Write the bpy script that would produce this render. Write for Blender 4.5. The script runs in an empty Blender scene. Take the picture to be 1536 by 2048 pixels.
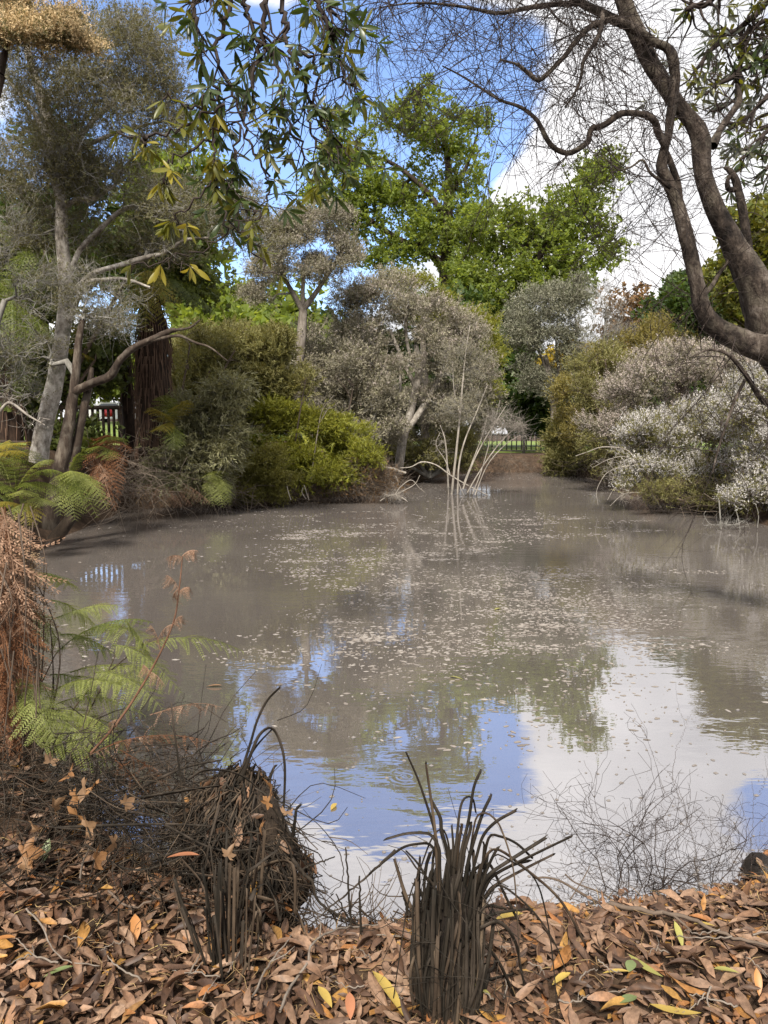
import bpy, math
import numpy as np
from mathutils import Matrix, Vector
rng = np.random.default_rng(11)
R = math.radians
SC = bpy.context.scene
COL = SC.collection

# ---------------------------------------------------------------- camera
CAM = np.array([0.0, 0.0, 1.75])
PITCH = R(5.95)
FPX = 1479.0                      # focal length in pixels of the 1536 x 2048 picture
cd = bpy.data.cameras.new('camera')
cam = bpy.data.objects.new('camera', cd)
COL.objects.link(cam)
cam.location = CAM
cam.rotation_euler = (math.pi / 2 - PITCH, 0, 0)
cd.sensor_fit = 'VERTICAL'
cd.angle = 2 * math.atan(1024 / FPX)
cd.clip_start = 0.05
cd.clip_end = 3000
SC.camera = cam

# ---------------------------------------------------------------- sky and sun
SUN_EL, SUN_AZ = 46.0, 188.0      # azimuth clockwise from +Y: behind the camera
W = bpy.data.worlds.new('World')
SC.world = W
W.use_nodes = True
nt = W.node_tree
nt.nodes.clear()
def N(t, tree=None, **kw):
    n = (tree or nt).nodes.new(t)
    for k, v in kw.items():
        setattr(n, k, v)
    return n
def math_node(tree, op, a, b=None, clamp=False):
    n = tree.nodes.new('ShaderNodeMath')
    n.operation = op
    n.use_clamp = clamp
    for i, v in enumerate((a, b)):
        if v is None:
            continue
        if isinstance(v, (int, float)):
            n.inputs[i].default_value = v
        else:
            tree.links.new(v, n.inputs[i])
    return n.outputs[0]
def pixdir(u, v):
    x, y = (u - 768) / FPX, (1024 - v) / FPX
    d = np.array([x, math.cos(PITCH) + y * math.sin(PITCH), -math.sin(PITCH) + y * math.cos(PITCH)])
    return d / np.linalg.norm(d)
out = N('ShaderNodeOutputWorld')
bg = N('ShaderNodeBackground')
bg.inputs['Strength'].default_value = 0.1
sky = N('ShaderNodeTexSky', sky_type='NISHITA')
sky.sun_disc = False
sky.sun_elevation = R(SUN_EL)
sky.sun_rotation = R(SUN_AZ)
sky.air_density = 1.0
sky.dust_density = 0.6
sky.ozone_density = 1.5
tc = N('ShaderNodeTexCoord')
def noise(tree, vec, scale, detail=5, rough=0.55, w=None):
    n = tree.nodes.new('ShaderNodeTexNoise')
    n.inputs['Scale'].default_value = scale
    n.inputs['Detail'].default_value = detail
    n.inputs['Roughness'].default_value = rough
    if vec is not None:
        tree.links.new(vec, n.inputs['Vector'])
    return n
mp = N('ShaderNodeMapping')
mp.inputs['Scale'].default_value = (1, 1, 1.6)
nt.links.new(tc.outputs['Generated'], mp.inputs['Vector'])
n1 = noise(nt, mp.outputs[0], 4.0, 9, 0.58)
n2 = noise(nt, mp.outputs[0], 2.3, 6, 0.6)
# cover = cloudy everywhere, with blue holes at these directions
cover = math_node(nt, 'MULTIPLY', math_node(nt, 'SUBTRACT', n1.outputs[0], 0.5), 3.1)
cover = math_node(nt, 'ADD', cover, 0.55)
for (u, v, rad, wgt) in [(430, 360, 12, 1.25), (640, 260, 11, 1.25), (850, 190, 9, 1.3), (1020, 170, 4.5, 0.75),
                         (300, 150, 8, 0.8), (1560, 10, 2.6, 1.0)]:
    d = pixdir(u, v)
    vm = N('ShaderNodeVectorMath', operation='DOT_PRODUCT')
    nt.links.new(tc.outputs['Generated'], vm.inputs[0])
    vm.inputs[1].default_value = d
    mr = N('ShaderNodeMapRange')
    mr.interpolation_type = 'SMOOTHSTEP'
    mr.inputs['From Min'].default_value = math.cos(R(rad * 1.35))
    mr.inputs['From Max'].default_value = math.cos(R(rad * 0.25))
    mr.inputs['To Max'].default_value = -wgt
    nt.links.new(vm.outputs['Value'], mr.inputs['Value'])
    cover = math_node(nt, 'ADD', cover, mr.outputs[0])
for (u, v, rad, wgt) in [(1250, 350, 10, 0.7), (1130, 330, 6, 0.5), (760, -300, 15, 1.3), (1450, 60, 4, .4), (300, -250, 10, .5), (1300, -100, 10, .6)]:
    d = pixdir(u, v)
    vm = N('ShaderNodeVectorMath', operation='DOT_PRODUCT')
    nt.links.new(tc.outputs['Generated'], vm.inputs[0])
    vm.inputs[1].default_value = d
    mr = N('ShaderNodeMapRange')
    mr.interpolation_type = 'SMOOTHSTEP'
    mr.inputs['From Min'].default_value = math.cos(R(rad * 1.2))
    mr.inputs['From Max'].default_value = math.cos(R(rad * 0.5))
    mr.inputs['To Max'].default_value = wgt
    nt.links.new(vm.outputs['Value'], mr.inputs['Value'])
    cover = math_node(nt, 'ADD', cover, mr.outputs[0])
cm = N('ShaderNodeMapRange')
cm.interpolation_type = 'SMOOTHSTEP'
cm.inputs['From Min'].default_value = -0.12
cm.inputs['From Max'].default_value = 0.42
nt.links.new(cover, cm.inputs['Value'])
cr = N('ShaderNodeValToRGB')
cr.color_ramp.elements[0].position = 0.33
cr.color_ramp.elements[0].color = (3.1, 3.15, 3.35, 1)
cr.color_ramp.elements[1].position = 0.62
cr.color_ramp.elements[1].color = (5.6, 5.5, 5.5, 1)
nt.links.new(n2.outputs[0], cr.inputs[0])
skb = N('ShaderNodeMix', data_type='RGBA', blend_type='MULTIPLY')
skb.inputs['Factor'].default_value = 1.0
nt.links.new(sky.outputs[0], skb.inputs['A'])
skb.inputs['B'].default_value = (0.98, 1.0, 1.14, 1)
mx = N('ShaderNodeMix', data_type='RGBA')
nt.links.new(cm.outputs[0], mx.inputs['Factor'])
nt.links.new(skb.outputs['Result'], mx.inputs['A'])
nt.links.new(cr.outputs[0], mx.inputs['B'])
nt.links.new(mx.outputs['Result'], bg.inputs['Color'])
nt.links.new(bg.outputs[0], out.inputs['Surface'])

sl = bpy.data.lights.new('sun', 'SUN')
sl.energy = 2.9
sl.angle = R(8)
sl.color = (1.0, 0.93, 0.82)
sun = bpy.data.objects.new('sun', sl)
COL.objects.link(sun)
saz = R(SUN_AZ)
sd = Vector((math.sin(saz) * math.cos(R(SUN_EL)), math.cos(saz) * math.cos(R(SUN_EL)), math.sin(R(SUN_EL))))
sun.rotation_euler = sd.to_track_quat('Z', 'Y').to_euler()
sun.location = sd * 50

vs = SC.view_settings
vs.view_transform = 'Standard'
vs.look = 'None'
vs.exposure = 1.42
vs.gamma = 1
vs.use_curve_mapping = False
SC.render.engine = 'CYCLES'
SC.cycles.use_denoising = True
SC.cycles.max_bounces = 6
SC.cycles.diffuse_bounces = 3
SC.cycles.glossy_bounces = 3
SC.cycles.transmission_bounces = 3
SC.cycles.transparent_max_bounces = 4
SC.cycles.caustics_reflective = False
SC.cycles.caustics_refractive = False

# ---------------------------------------------------------------- helpers
def at(u, v, Y):
    """World point seen at picture pixel (u, v), at distance Y in front of the camera."""
    x, y = (np.asarray(u, float) - 768) / FPX, (1024 - np.asarray(v, float)) / FPX
    dy = math.cos(PITCH) + y * math.sin(PITCH)
    dz = -math.sin(PITCH) + y * math.cos(PITCH)
    t = np.asarray(Y, float) / dy
    return np.stack([x * t, dy * t, CAM[2] + dz * t], -1)
def onz(u, v, z=0.0):
    x, y = (np.asarray(u, float) - 768) / FPX, (1024 - np.asarray(v, float)) / FPX
    dy = math.cos(PITCH) + y * math.sin(PITCH)
    dz = -math.sin(PITCH) + y * math.cos(PITCH)
    t = (z - CAM[2]) / dz
    return np.stack([x * t, dy * t, np.full_like(t, z)], -1)
def nrm(a):
    return a / np.maximum(np.linalg.norm(a, axis=-1, keepdims=True), 1e-9)
def smooth(a, b, x):
    t = np.clip((np.asarray(x, float) - a) / (b - a), 0, 1)
    return t * t * (3 - 2 * t)
def lerp(a, b, t):
    return a + (b - a) * t

def make_mesh(name, V, faces, mat=None, smooth_sh=True):
    V = np.ascontiguousarray(V, np.float32).reshape(-1, 3)
    faces = [np.asarray(f, np.int32) for f in faces if len(f)]
    me = bpy.data.meshes.new(name)
    nl = sum(f.size for f in faces)
    npoly = sum(len(f) for f in faces)
    me.vertices.add(len(V))
    me.vertices.foreach_set('co', V.ravel())
    me.loops.add(nl)
    me.loops.foreach_set('vertex_index', np.concatenate([f.ravel() for f in faces]))
    me.polygons.add(npoly)
    tot = np.concatenate([np.full(len(f), f.shape[1], np.int32) for f in faces])
    me.polygons.foreach_set('loop_start', np.concatenate([[0], np.cumsum(tot)[:-1]]).astype(np.int32))
    me.polygons.foreach_set('loop_total', tot)
    if smooth_sh:
        me.polygons.foreach_set('use_smooth', np.ones(npoly, bool))
    if mat is not None:
        for m in (mat if isinstance(mat, (list, tuple)) else [mat]):
            me.materials.append(m)
    me.update(calc_edges=True)
    return me

class Geo:
    """Collects vertices and faces that become ONE mesh object."""
    def __init__(s):
        s.V, s.F, s.n = [], [], 0
    def add(s, V, faces):
        V = np.asarray(V, float).reshape(-1, 3)
        s.V.append(V)
        for f in faces:
            f = np.asarray(f)
            if len(f):
                s.F.append(f + s.n)
        s.n += len(V)
        return s
    def tubes(s, polys, sides=5, cap=False):
        groups = {}
        for P, r in polys:
            P = np.asarray(P, float)
            r = np.broadcast_to(np.asarray(r, float), (len(P),)).astype(float)
            if cap:
                P = np.concatenate([P, P[-1:] + (P[-1:] - P[-2:-1]) * 1e-3])
                r = np.concatenate([r, [1e-5]])
            groups.setdefault(len(P), []).append((P, r))
        for n, L in groups.items():
            P = np.stack([a for a, _ in L])
            r = np.stack([b for _, b in L])
            m = len(L)
            T = np.empty_like(P)
            T[:, 1:-1] = P[:, 2:] - P[:, :-2]
            T[:, 0] = P[:, 1] - P[:, 0]
            T[:, -1] = P[:, -1] - P[:, -2]
            if cap:
                T[:, -1] = T[:, -2]
            T = nrm(T)
            mean = nrm(P[:, -1] - P[:, 0] + 1e-6)
            ax = np.argmin(np.abs(mean), axis=1)
            ref = np.eye(3)[ax] + 0.05
            A = nrm(np.cross(T, ref[:, None, :]))
            B = np.cross(T, A)
            ang = np.arange(sides) * 2 * math.pi / sides
            V = P[:, :, None, :] + r[:, :, None, None] * (np.cos(ang)[:, None] * A[:, :, None, :] + np.sin(ang)[:, None] * B[:, :, None, :])
            base = (np.arange(m) * n * sides)[:, None, None]
            i = np.arange(n - 1)[None, :, None] * sides
            k = np.arange(sides)[None, None, :]
            k2 = (k + 1) % sides
            q = np.stack([base + i + k, base + i + k2, base + i + sides + k2, base + i + sides + k], -1).reshape(-1, 4)
            s.add(V.reshape(-1, 3), [q])
        return s
    def leaves(s, tmpl, pos, d, up, L, Wd):
        """Copies of a small leaf shape: x along d, y across, z along the leaf's own normal."""
        TV, TF = tmpl
        pos, d = np.asarray(pos, float), nrm(np.asarray(d, float))
        n = len(pos)
        if n == 0:
            return s
        side = nrm(np.cross(np.asarray(up, float) + 1e-6, d))
        no = np.cross(d, side)
        L = np.broadcast_to(np.asarray(L, float), (n,))[:, None, None]
        Wd = np.broadcast_to(np.asarray(Wd, float), (n,))[:, None, None]
        V = pos[:, None] + TV[None, :, 0:1] * L * d[:, None] + TV[None, :, 1:2] * Wd * side[:, None] + TV[None, :, 2:3] * L * no[:, None]
        off = (np.arange(n) * len(TV))[:, None, None]
        s.add(V.reshape(-1, 3), [(np.asarray(f)[None] + off).reshape(-1, np.asarray(f).shape[1]) for f in TF])
        return s
    def box(s, lo, hi):
        x0, y0, z0 = lo
        x1, y1, z1 = hi
        V = [(x0, y0, z0), (x1, y0, z0), (x1, y1, z0), (x0, y1, z0), (x0, y0, z1), (x1, y0, z1), (x1, y1, z1), (x0, y1, z1)]
        return s.add(V, [[(3, 2, 1, 0), (4, 5, 6, 7), (0, 1, 5, 4), (1, 2, 6, 5), (2, 3, 7, 6), (3, 0, 4, 7)]])
    def data(s, origin=(0, 0, 0)):
        return np.concatenate(s.V) - np.asarray(origin, float), s.F
    def tris(s):
        return sum(len(f) * (f.shape[1] - 2) for f in s.F)

TRI = [0]
def thing(name, label, cat, base, group=None):
    o = bpy.data.objects.new(name, None)
    o.empty_display_size = 0.1
    COL.objects.link(o)
    o.location = base
    o['label'] = label
    o['category'] = cat
    if group:
        o['group'] = group
    return o
def tag(o, label, cat, group=None):
    o['label'] = label
    o['category'] = cat
    if group:
        o['group'] = group
    return o
def build(name, geo, mat, parent=None, kind=None, origin=None, smooth_sh=True):
    """One mesh object; geometry is given in world coordinates."""
    org = np.zeros(3) if origin is None else np.asarray(origin, float)
    if parent is not None:
        org = np.array(parent.location)
        if parent.parent is not None:
            org = org + np.array(parent.parent.location)
    V, F = geo.data(org)
    TRI[0] += geo.tris()
    o = bpy.data.objects.new(name, make_mesh(name, V, F, mat, smooth_sh))
    COL.objects.link(o)
    if parent is not None:
        o.parent = parent
    else:
        o.location = org
    if kind:
        o['kind'] = kind
    return o
def place(name, me, parent, pos, d, up, L, Wd=None):
    """An object sharing mesh data me (x = length, y = width, z = normal), set at world pos under parent."""
    d = np.asarray(d, float)
    d = d / np.linalg.norm(d)
    side = np.cross(np.asarray(up, float) + 1e-6, d)
    side /= np.linalg.norm(side)
    no = np.cross(d, side)
    Wd = L if Wd is None else Wd
    p = np.asarray(pos, float)
    if parent is not None:
        p = p - np.array(parent.location)
    M = Matrix(((d[0] * L, side[0] * Wd, no[0] * L, p[0]), (d[1] * L, side[1] * Wd, no[1] * L, p[1]),
                (d[2] * L, side[2] * Wd, no[2] * L, p[2]), (0, 0, 0, 1)))
    o = bpy.data.objects.new(name, me)
    COL.objects.link(o)
    o.matrix_basis = M
    if parent is not None:
        o.parent = parent
    return o

# ---------------------------------------------------------------- materials
def ramp(tree, cols, fac=None):
    n = tree.nodes.new('ShaderNodeValToRGB')
    el = n.color_ramp.elements
    while len(el) < len(cols):
        el.new(0.5)
    for i, c in enumerate(cols):
        p, c = c if len(c) == 2 else (i / max(1, len(cols) - 1), c)
        el[i].position = p
        el[i].color = (*c, 1)
    if fac is not None:
        tree.links.new(fac, n.inputs[0])
    return n.outputs[0]
def new_mat(name):
    m = bpy.data.materials.new(name)
    m.use_nodes = True
    t = m.node_tree
    b = t.nodes['Principled BSDF']
    return m, t, b
def leaf_mat(name, cols, trans=0.3, rough=0.5, spec=0.3, clump=0.8, var=0.45, tint=None):
    """Foliage: a colour of its own for each leaf, slow drift over the crown, some light passing through."""
    m, t, b = new_mat(name)
    g = t.nodes.new('ShaderNodeNewGeometry')
    oi = t.nodes.new('ShaderNodeObjectInfo')
    f = math_node(t, 'FRACT', math_node(t, 'ADD', g.outputs['Random Per Island'], oi.outputs['Random']))
    col = ramp(t, cols, f)
    nz = noise(t, g.outputs['Position'], clump, 3, 0.6)
    mr = t.nodes.new('ShaderNodeMapRange')
    mr.inputs['From Min'].default_value = 0.3
    mr.inputs['From Max'].default_value = 0.7
    mr.inputs['To Min'].default_value = 1 - var
    mr.inputs['To Max'].default_value = 1 + var
    t.links.new(nz.outputs[0], mr.inputs['Value'])
    mul = t.nodes.new('ShaderNodeVectorMath')
    mul.operation = 'SCALE'
    t.links.new(col, mul.inputs[0])
    t.links.new(mr.outputs[0], mul.inputs['Scale'])
    t.links.new(mul.outputs[0], b.inputs['Base Color'])
    b.inputs['Roughness'].default_value = rough
    b.inputs['Specular IOR Level'].default_value = spec
    if trans > 0:
        tr = t.nodes.new('ShaderNodeBsdfTranslucent')
        hs = t.nodes.new('ShaderNodeMix')
        hs.data_type = 'RGBA'
        hs.blend_type = 'MULTIPLY'
        hs.inputs['Factor'].default_value = 1
        t.links.new(mul.outputs[0], hs.inputs['A'])
        hs.inputs['B'].default_value = (*(tint or (1.7, 1.55, 0.8)), 1)
        t.links.new(hs.outputs['Result'], tr.inputs['Color'])
        ms = t.nodes.new('ShaderNodeMixShader')
        ms.inputs[0].default_value = trans
        t.links.new(b.outputs[0], ms.inputs[1])
        t.links.new(tr.outputs[0], ms.inputs[2])
        t.links.new(ms.outputs[0], t.nodes['Material Output'].inputs['Surface'])
    return m
def bark_mat(name, cols, scale=12.0, bump=0.5, rough=0.85, stretch=(1, 1, 0.25), dist=0.02, moss=None):
    m, t, b = new_mat(name)
    g = t.nodes.new('ShaderNodeTexCoord')
    mpn = t.nodes.new('ShaderNodeMapping')
    mpn.inputs['Scale'].default_value = stretch
    t.links.new(g.outputs['Object'], mpn.inputs['Vector'])
    nz = noise(t, mpn.outputs[0], scale, 6, 0.68)
    nz2 = noise(t, g.outputs['Object'], scale * 0.18, 4, 0.6)
    f = math_node(t, 'ADD', math_node(t, 'MULTIPLY', nz.outputs[0], 0.7), math_node(t, 'MULTIPLY', nz2.outputs[0], 0.45))
    f = math_node(t, 'SUBTRACT', math_node(t, 'MULTIPLY', f, 3.6), 1.57, True)
    col = ramp(t, cols, f)
    if moss is not None:
        nz3 = noise(t, g.outputs['Object'], scale * 0.35, 5, 0.65)
        mr = t.nodes.new('ShaderNodeMapRange')
        mr.inputs['From Min'].default_value = 0.52
        mr.inputs['From Max'].default_value = 0.66
        t.links.new(nz3.outputs[0], mr.inputs['Value'])
        mxx = t.nodes.new('ShaderNodeMix')
        mxx.data_type = 'RGBA'
        t.links.new(mr.outputs[0], mxx.inputs['Factor'])
        t.links.new(col, mxx.inputs['A'])
        mxx.inputs['B'].default_value = (*moss, 1)
        col = mxx.outputs['Result']
    t.links.new(col, b.inputs['Base Color'])
    b.inputs['Roughness'].default_value = rough
    b.inputs['Specular IOR Level'].default_value = 0.2
    if bump:
        bp = t.nodes.new('ShaderNodeBump')
        bp.inputs['Strength'].default_value = bump
        bp.inputs['Distance'].default_value = dist
        t.links.new(nz.outputs[0], bp.inputs['Height'])
        t.links.new(bp.outputs[0], b.inputs['Normal'])
    return m
def plain_mat(name, col, rough=0.6, spec=0.4, metallic=0.0, var=0.15, scale=8.0):
    m, t, b = new_mat(name)
    g = t.nodes.new('ShaderNodeTexCoord')
    nz = noise(t, g.outputs['Object'], scale, 4, 0.6)
    c = np.array(col)
    t.links.new(ramp(t, [(0.3, tuple(c * (1 - var))), (0.7, tuple(np.minimum(1, c * (1 + var))))], nz.outputs[0]), b.inputs['Base Color'])
    b.inputs['Roughness'].default_value = rough
    b.inputs['Specular IOR Level'].default_value = spec
    b.inputs['Metallic'].default_value = metallic
    return m

# ---------------------------------------------------------------- leaf shapes
DIAMOND = (np.array([(0, 0, 0), (.45, -.5, .06), (1, 0, -.04), (.45, .5, .06)]), [np.array([(0, 1, 2), (0, 2, 3)])])
def spray_shape(n, lw, ll, ang=50, seed=0, flat=0.5, tri=True, spread=0.1):
    """A twig tip with n leaflets in the unit length; lw, ll = leaflet width and length."""
    g = np.random.default_rng(seed)
    V, F = [], []
    for i in range(n):
        x = 0.05 + 0.75 * (i + g.random() * .6) / n
        a = R(ang + g.normal() * 14) * (1 if i % 2 else -1)
        b = g.normal() * flat
        d = np.array([math.cos(a), math.sin(a) * math.cos(b), math.sin(a) * math.sin(b) + .1])
        d /= np.linalg.norm(d)
        s = np.cross(d, nrm(g.normal(size=3) * .8 + np.array([0, 0, 1.0])))
        s /= np.linalg.norm(s) + 1e-9
        l = ll * (0.7 + .6 * g.random()) * (1.1 - .5 * x)
        p = np.array([x, g.normal() * spread, g.normal() * spread])
        k = len(V)
        if tri:
            V += [p - s * lw * .5, p + s * lw * .5, p + d * l]
            F.append((k, k + 1, k + 2))
        else:
            V += [p, p + d * l * .5 - s * lw * .5, p + d * l, p + d * l * .5 + s * lw * .5]
            F += [(k, k + 1, k + 2), (k, k + 2, k + 3)]
    return np.array(V), [np.array(F)]
def blade_shape(n=6, prof=None, curl=0.25, bend=0.15, twist=0.0, mid=True):
    """A lance-shaped leaf, n segments long, folded or curled across, bent along."""
    V, F = [], []
    for i in range(n + 1):
        t = i / n
        w = (math.sin(math.pi * min(1, t ** .85 * .98 + .02)) ** .8 if prof is None else prof(t)) * .5
        z = bend * (t - t * t) * 2
        a = twist * (t - .5)
        for s in (-1, 0, 1):
            y = s * w
            zz = z + (abs(s) * w * curl * .26)
            V.append((t, y * math.cos(a) - (zz - z) * math.sin(a), z + (zz - z) * math.cos(a) + y * math.sin(a)))
    for i in range(n):
        for s in (0, 1):
            k = i * 3 + s
            F.append((k, k + 1, k + 4, k + 3))
    return np.array(V), [np.array(F)]
def pinna_shape(n=10, w=0.16, droop=0.12, tooth=0.0, lw=0.55):
    """A fern pinna: a thin axis with n pairs of pinnules."""
    V, F = [], []
    for i in range(n):
        t = 0.04 + 0.94 * i / n
        l = w * (1 - t) ** .6 * (1.0 if i > 0 else .8) + .015
        dx = lw / n
        z = -droop * t * t
        for s in (-1, 1):
            k = len(V)
            V += [(t - dx * .2, 0, z), (t + dx * .1, s * l * .55, z + .01), (t + dx * 1.2, s * l, z - .02 - l * .15), (t + dx * 1.1, s * l * .45, z)]
            F += [(k, k + 1, k + 2, k + 3)]
    k = len(V)
    V += [(0, -.008, 0), (0, .008, 0), (1, 0, -droop)]
    T = [(k, k + 1, k + 2)]
    return np.array(V), [np.array(F), np.array(T)]

def bez(p0, p1, p2, p3, n):
    t = np.linspace(0, 1, n)[:, None]
    return (1 - t) ** 3 * p0 + 3 * t * (1 - t) ** 2 * p1 + 3 * t * t * (1 - t) * p2 + t ** 3 * p3
def spline(P, m):
    """Catmull-Rom through P (any number of columns), m points in all."""
    P = np.asarray(P, float)
    Q = np.concatenate([2 * P[:1] - P[1:2], P, 2 * P[-1:] - P[-2:-1]])
    seg = np.linalg.norm(np.diff(P[:, :3], axis=0), axis=1)
    cum = np.concatenate([[0], np.cumsum(seg)])
    s = np.linspace(0, cum[-1], m)
    i = np.clip(np.searchsorted(cum, s, side='right') - 1, 0, len(P) - 2)
    t = ((s - cum[i]) / np.maximum(seg[i], 1e-9))[:, None]
    a, b, c, d = Q[i], Q[i + 1], Q[i + 2], Q[i + 3]
    return .5 * (2 * b + (c - a) * t + (2 * a - 5 * b + 4 * c - d) * t * t + (3 * b - a - 3 * c + d) * t ** 3)
def pxline(pts, Y, m=None, wob=0.0):
    """A traced limb [(u, v, half-width in px, optional offset in depth)] -> points, radii in metres."""
    rows = []
    for p in pts:
        y = Y + (p[3] if len(p) > 3 else 0)
        rows.append((*at(p[0], p[1], y), p[2] / FPX * y))
    S = spline(np.array(rows), m or max(6, len(pts) * 4))
    P, r = S[:, :3], np.maximum(S[:, 3], 1e-3)
    if wob:
        P[1:] += rng.normal(size=(len(P) - 1, 3)) * r[1:, None] * wob
    return P, r
def gnarl(P, r, sides, amp=0.1, seed=0):
    """A trunk with an uneven surface: returns vertices and faces of a tube whose rings are pushed in and out."""
    g = np.random.default_rng(seed)
    geo = Geo().tubes([(P, r)], sides)
    V = geo.V[0].reshape(len(P), sides, 3)
    ph = g.random(8) * 6.28
    a = np.arange(sides) * 2 * math.pi / sides
    t = np.linspace(0, 1, len(P))[:, None] * len(P) * .35
    w = (np.sin(a * 2 + ph[0] + t * .7) * .5 + np.sin(a * 3 + ph[1] - t * 1.1) * .35 + np.sin(a * 5 + ph[2] + t * 1.9) * .25
         + g.normal(size=(len(P), sides)) * .3)
    V = P[:, None] + (V - P[:, None]) * (1 + amp * w)[..., None]
    geo.V[0] = V.reshape(-1, 3)
    return geo

# ---------------------------------------------------------------- growing trees
def grow(limbs, attr, tip_r, base_r, seg=0.4, jit=0.12, sag=0.0, upk=0.0, seed=1):
    """limbs: [(points, radii)], the first one the trunk. attr: points the twigs must reach.
    Returns tube polylines for limbs and for grown branches."""
    g = np.random.default_rng(seed)
    pos = [p for p in limbs[0][0]]
    par = [-1] + list(range(len(pos) - 1))
    lim_idx = [list(range(len(pos)))]
    for P, r in limbs[1:]:
        d = np.linalg.norm(np.array(pos) - P[0], axis=1)
        k = int(np.argmin(d))
        idx = []
        for p in P:
            par.append(k)
            pos.append(p)
            k = len(pos) - 1
            idx.append(k)
        lim_idx.append(idx)
    nmax = len(pos) + len(attr) * 14
    A = np.zeros((nmax, 3))
    A[:len(pos)] = np.array(pos)
    n = len(pos)
    lenr = np.zeros(nmax)
    for i in range(1, n):
        lenr[i] = lenr[par[i]] + np.linalg.norm(A[i] - A[par[i]])
    tr = A[:n].copy()
    low = max(1, int(len(limbs[0][0]) * .35))
    blocked = np.zeros(nmax, bool)
    if len(limbs[0][0]) > 4:
        blocked[:low] = True
    dmin = np.array([np.linalg.norm(tr - a, axis=1).min() for a in attr])
    order = np.argsort(dmin * (1 + .25 * g.random(len(attr))))
    paths = []
    for ai in order:
        a = attr[ai]
        dv = a - A[:n]
        d = np.linalg.norm(dv, axis=1) + lenr[:n] * .12 + np.maximum(0, A[:n, 2] - a[2]) * upk
        d[blocked[:n]] += 50
        k = int(np.argmin(d))
        L = np.linalg.norm(a - A[k])
        m = int(np.clip(round(L / seg), 2, 12))
        pd = A[k] - A[par[k]] if par[k] >= 0 else np.array([0, 0, 1.0])
        pd = pd / (np.linalg.norm(pd) + 1e-9)
        t0 = nrm((a - A[k]) + pd * L * .6 + g.normal(size=3) * L * .25)
        C = bez(A[k], A[k] + t0 * L * .4, a + np.array([0, 0, -sag * L]) + g.normal(size=3) * L * .12, a, m + 1)
        C[1:-1] += g.normal(size=(m - 1, 3)) * jit * L / m
        idx = [k]
        for p in C[1:]:
            A[n] = p
            par.append(idx[-1])
            lenr[n] = lenr[idx[-1]] + np.linalg.norm(p - A[idx[-1]])
            idx.append(n)
            n += 1
        paths.append(idx)
    cnt = np.zeros(n)
    for idx in paths:
        cnt[idx[-1]] += 1
    for i in range(n - 1, 0, -1):
        cnt[par[i]] += cnt[i]
    e = math.log(max(base_r / tip_r, 1.5)) / math.log(max(len(attr), 3))
    rad = tip_r * np.maximum(cnt, 1) ** e
    polys_l = []
    for (P, r), idx in zip(limbs, lim_idx):
        r = np.maximum(np.asarray(r), .002)
        polys_l.append((A[idx], r))
        rad[idx] = r
    polys_b = []
    for idx in paths:
        r = rad[idx].copy()
        r[1:] = np.minimum(r[1:], max(rad[idx[0]] * .72, tip_r))
        rad[idx[1:]] = r[1:]
        r[0] = r[1] * 1.15
        r[-1] *= .5
        polys_b.append((A[idx], r))
    return polys_l, polys_b
def lobes_points(lobes, Y, n, pw=2.0, sub=8):
    """lobes: (u, v, ru, rv, dY, rY, weight) ellipsoids given by their place in the picture and their depth."""
    wts = np.array([l[6] if len(l) > 6 else l[2] * l[3] for l in lobes], float)
    which = rng.choice(len(lobes), n, p=wts / wts.sum())
    d = nrm(rng.normal(size=(n, 3)))
    r = rng.random(n) ** (1 / pw)
    L = np.array([l[:6] for l in lobes], float)[which]
    q = d * r[:, None]
    P = at(L[:, 0] + L[:, 2] * q[:, 0], L[:, 1] - L[:, 3] * q[:, 2], Y + L[:, 4] + L[:, 5] * q[:, 1])
    C = at(L[:, 0], L[:, 1], Y + L[:, 4])
    if sub and n > 60:
        # each lobe breaks up into smaller tufts, so the outline is uneven and light comes through between them
        c = nrm(rng.normal(size=(len(lobes), sub, 3))) * rng.uniform(.35, .95, (len(lobes), sub, 1))
        rs = rng.uniform(.26, .52, (len(lobes), sub))
        k = rng.integers(0, sub, n)
        cc, rr = c[which, k], rs[which, k][:, None]
        q2 = cc + d * (rng.random((n, 1)) ** (1 / pw)) * rr * np.array([1, 1, .75])
        free = rng.random(n) < .12
        q2[free] = q[free]
        P = at(L[:, 0] + L[:, 2] * q2[:, 0], L[:, 1] - L[:, 3] * q2[:, 2], Y + L[:, 4] + L[:, 5] * q2[:, 1])
        C2 = at(L[:, 0] + L[:, 2] * cc[:, 0], L[:, 1] - L[:, 3] * (cc[:, 2] - .15), Y + L[:, 4] + L[:, 5] * cc[:, 1])
        C = C2 * .75 + C * .25
    return P, C
def foliage(geo, P, C, shapes, per, scatter, L, Wd, outw=0.7, up=0.35, rand=0.8, flatten=0.7):
    n = len(P) * per
    pos = np.repeat(P, per, 0) + rng.normal(size=(n, 3)) * scatter * np.array([1, 1, flatten])
    o = nrm(np.repeat(P - C, per, 0) + 1e-6)
    d = nrm(o * outw + rng.normal(size=(n, 3)) * rand + np.array([0, 0, up]))
    upv = nrm(rng.normal(size=(n, 3)) * .6 + np.array([0, 0, 1.0]))
    k = rng.integers(0, len(shapes), n)
    for j, sh in enumerate(shapes):
        s = k == j
        c = s.sum()
        geo.leaves(sh, pos[s], d[s], upv[s], L * (.65 + .7 * rng.random(c)), Wd * (.65 + .7 * rng.random(c)))
    return pos, d
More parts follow.
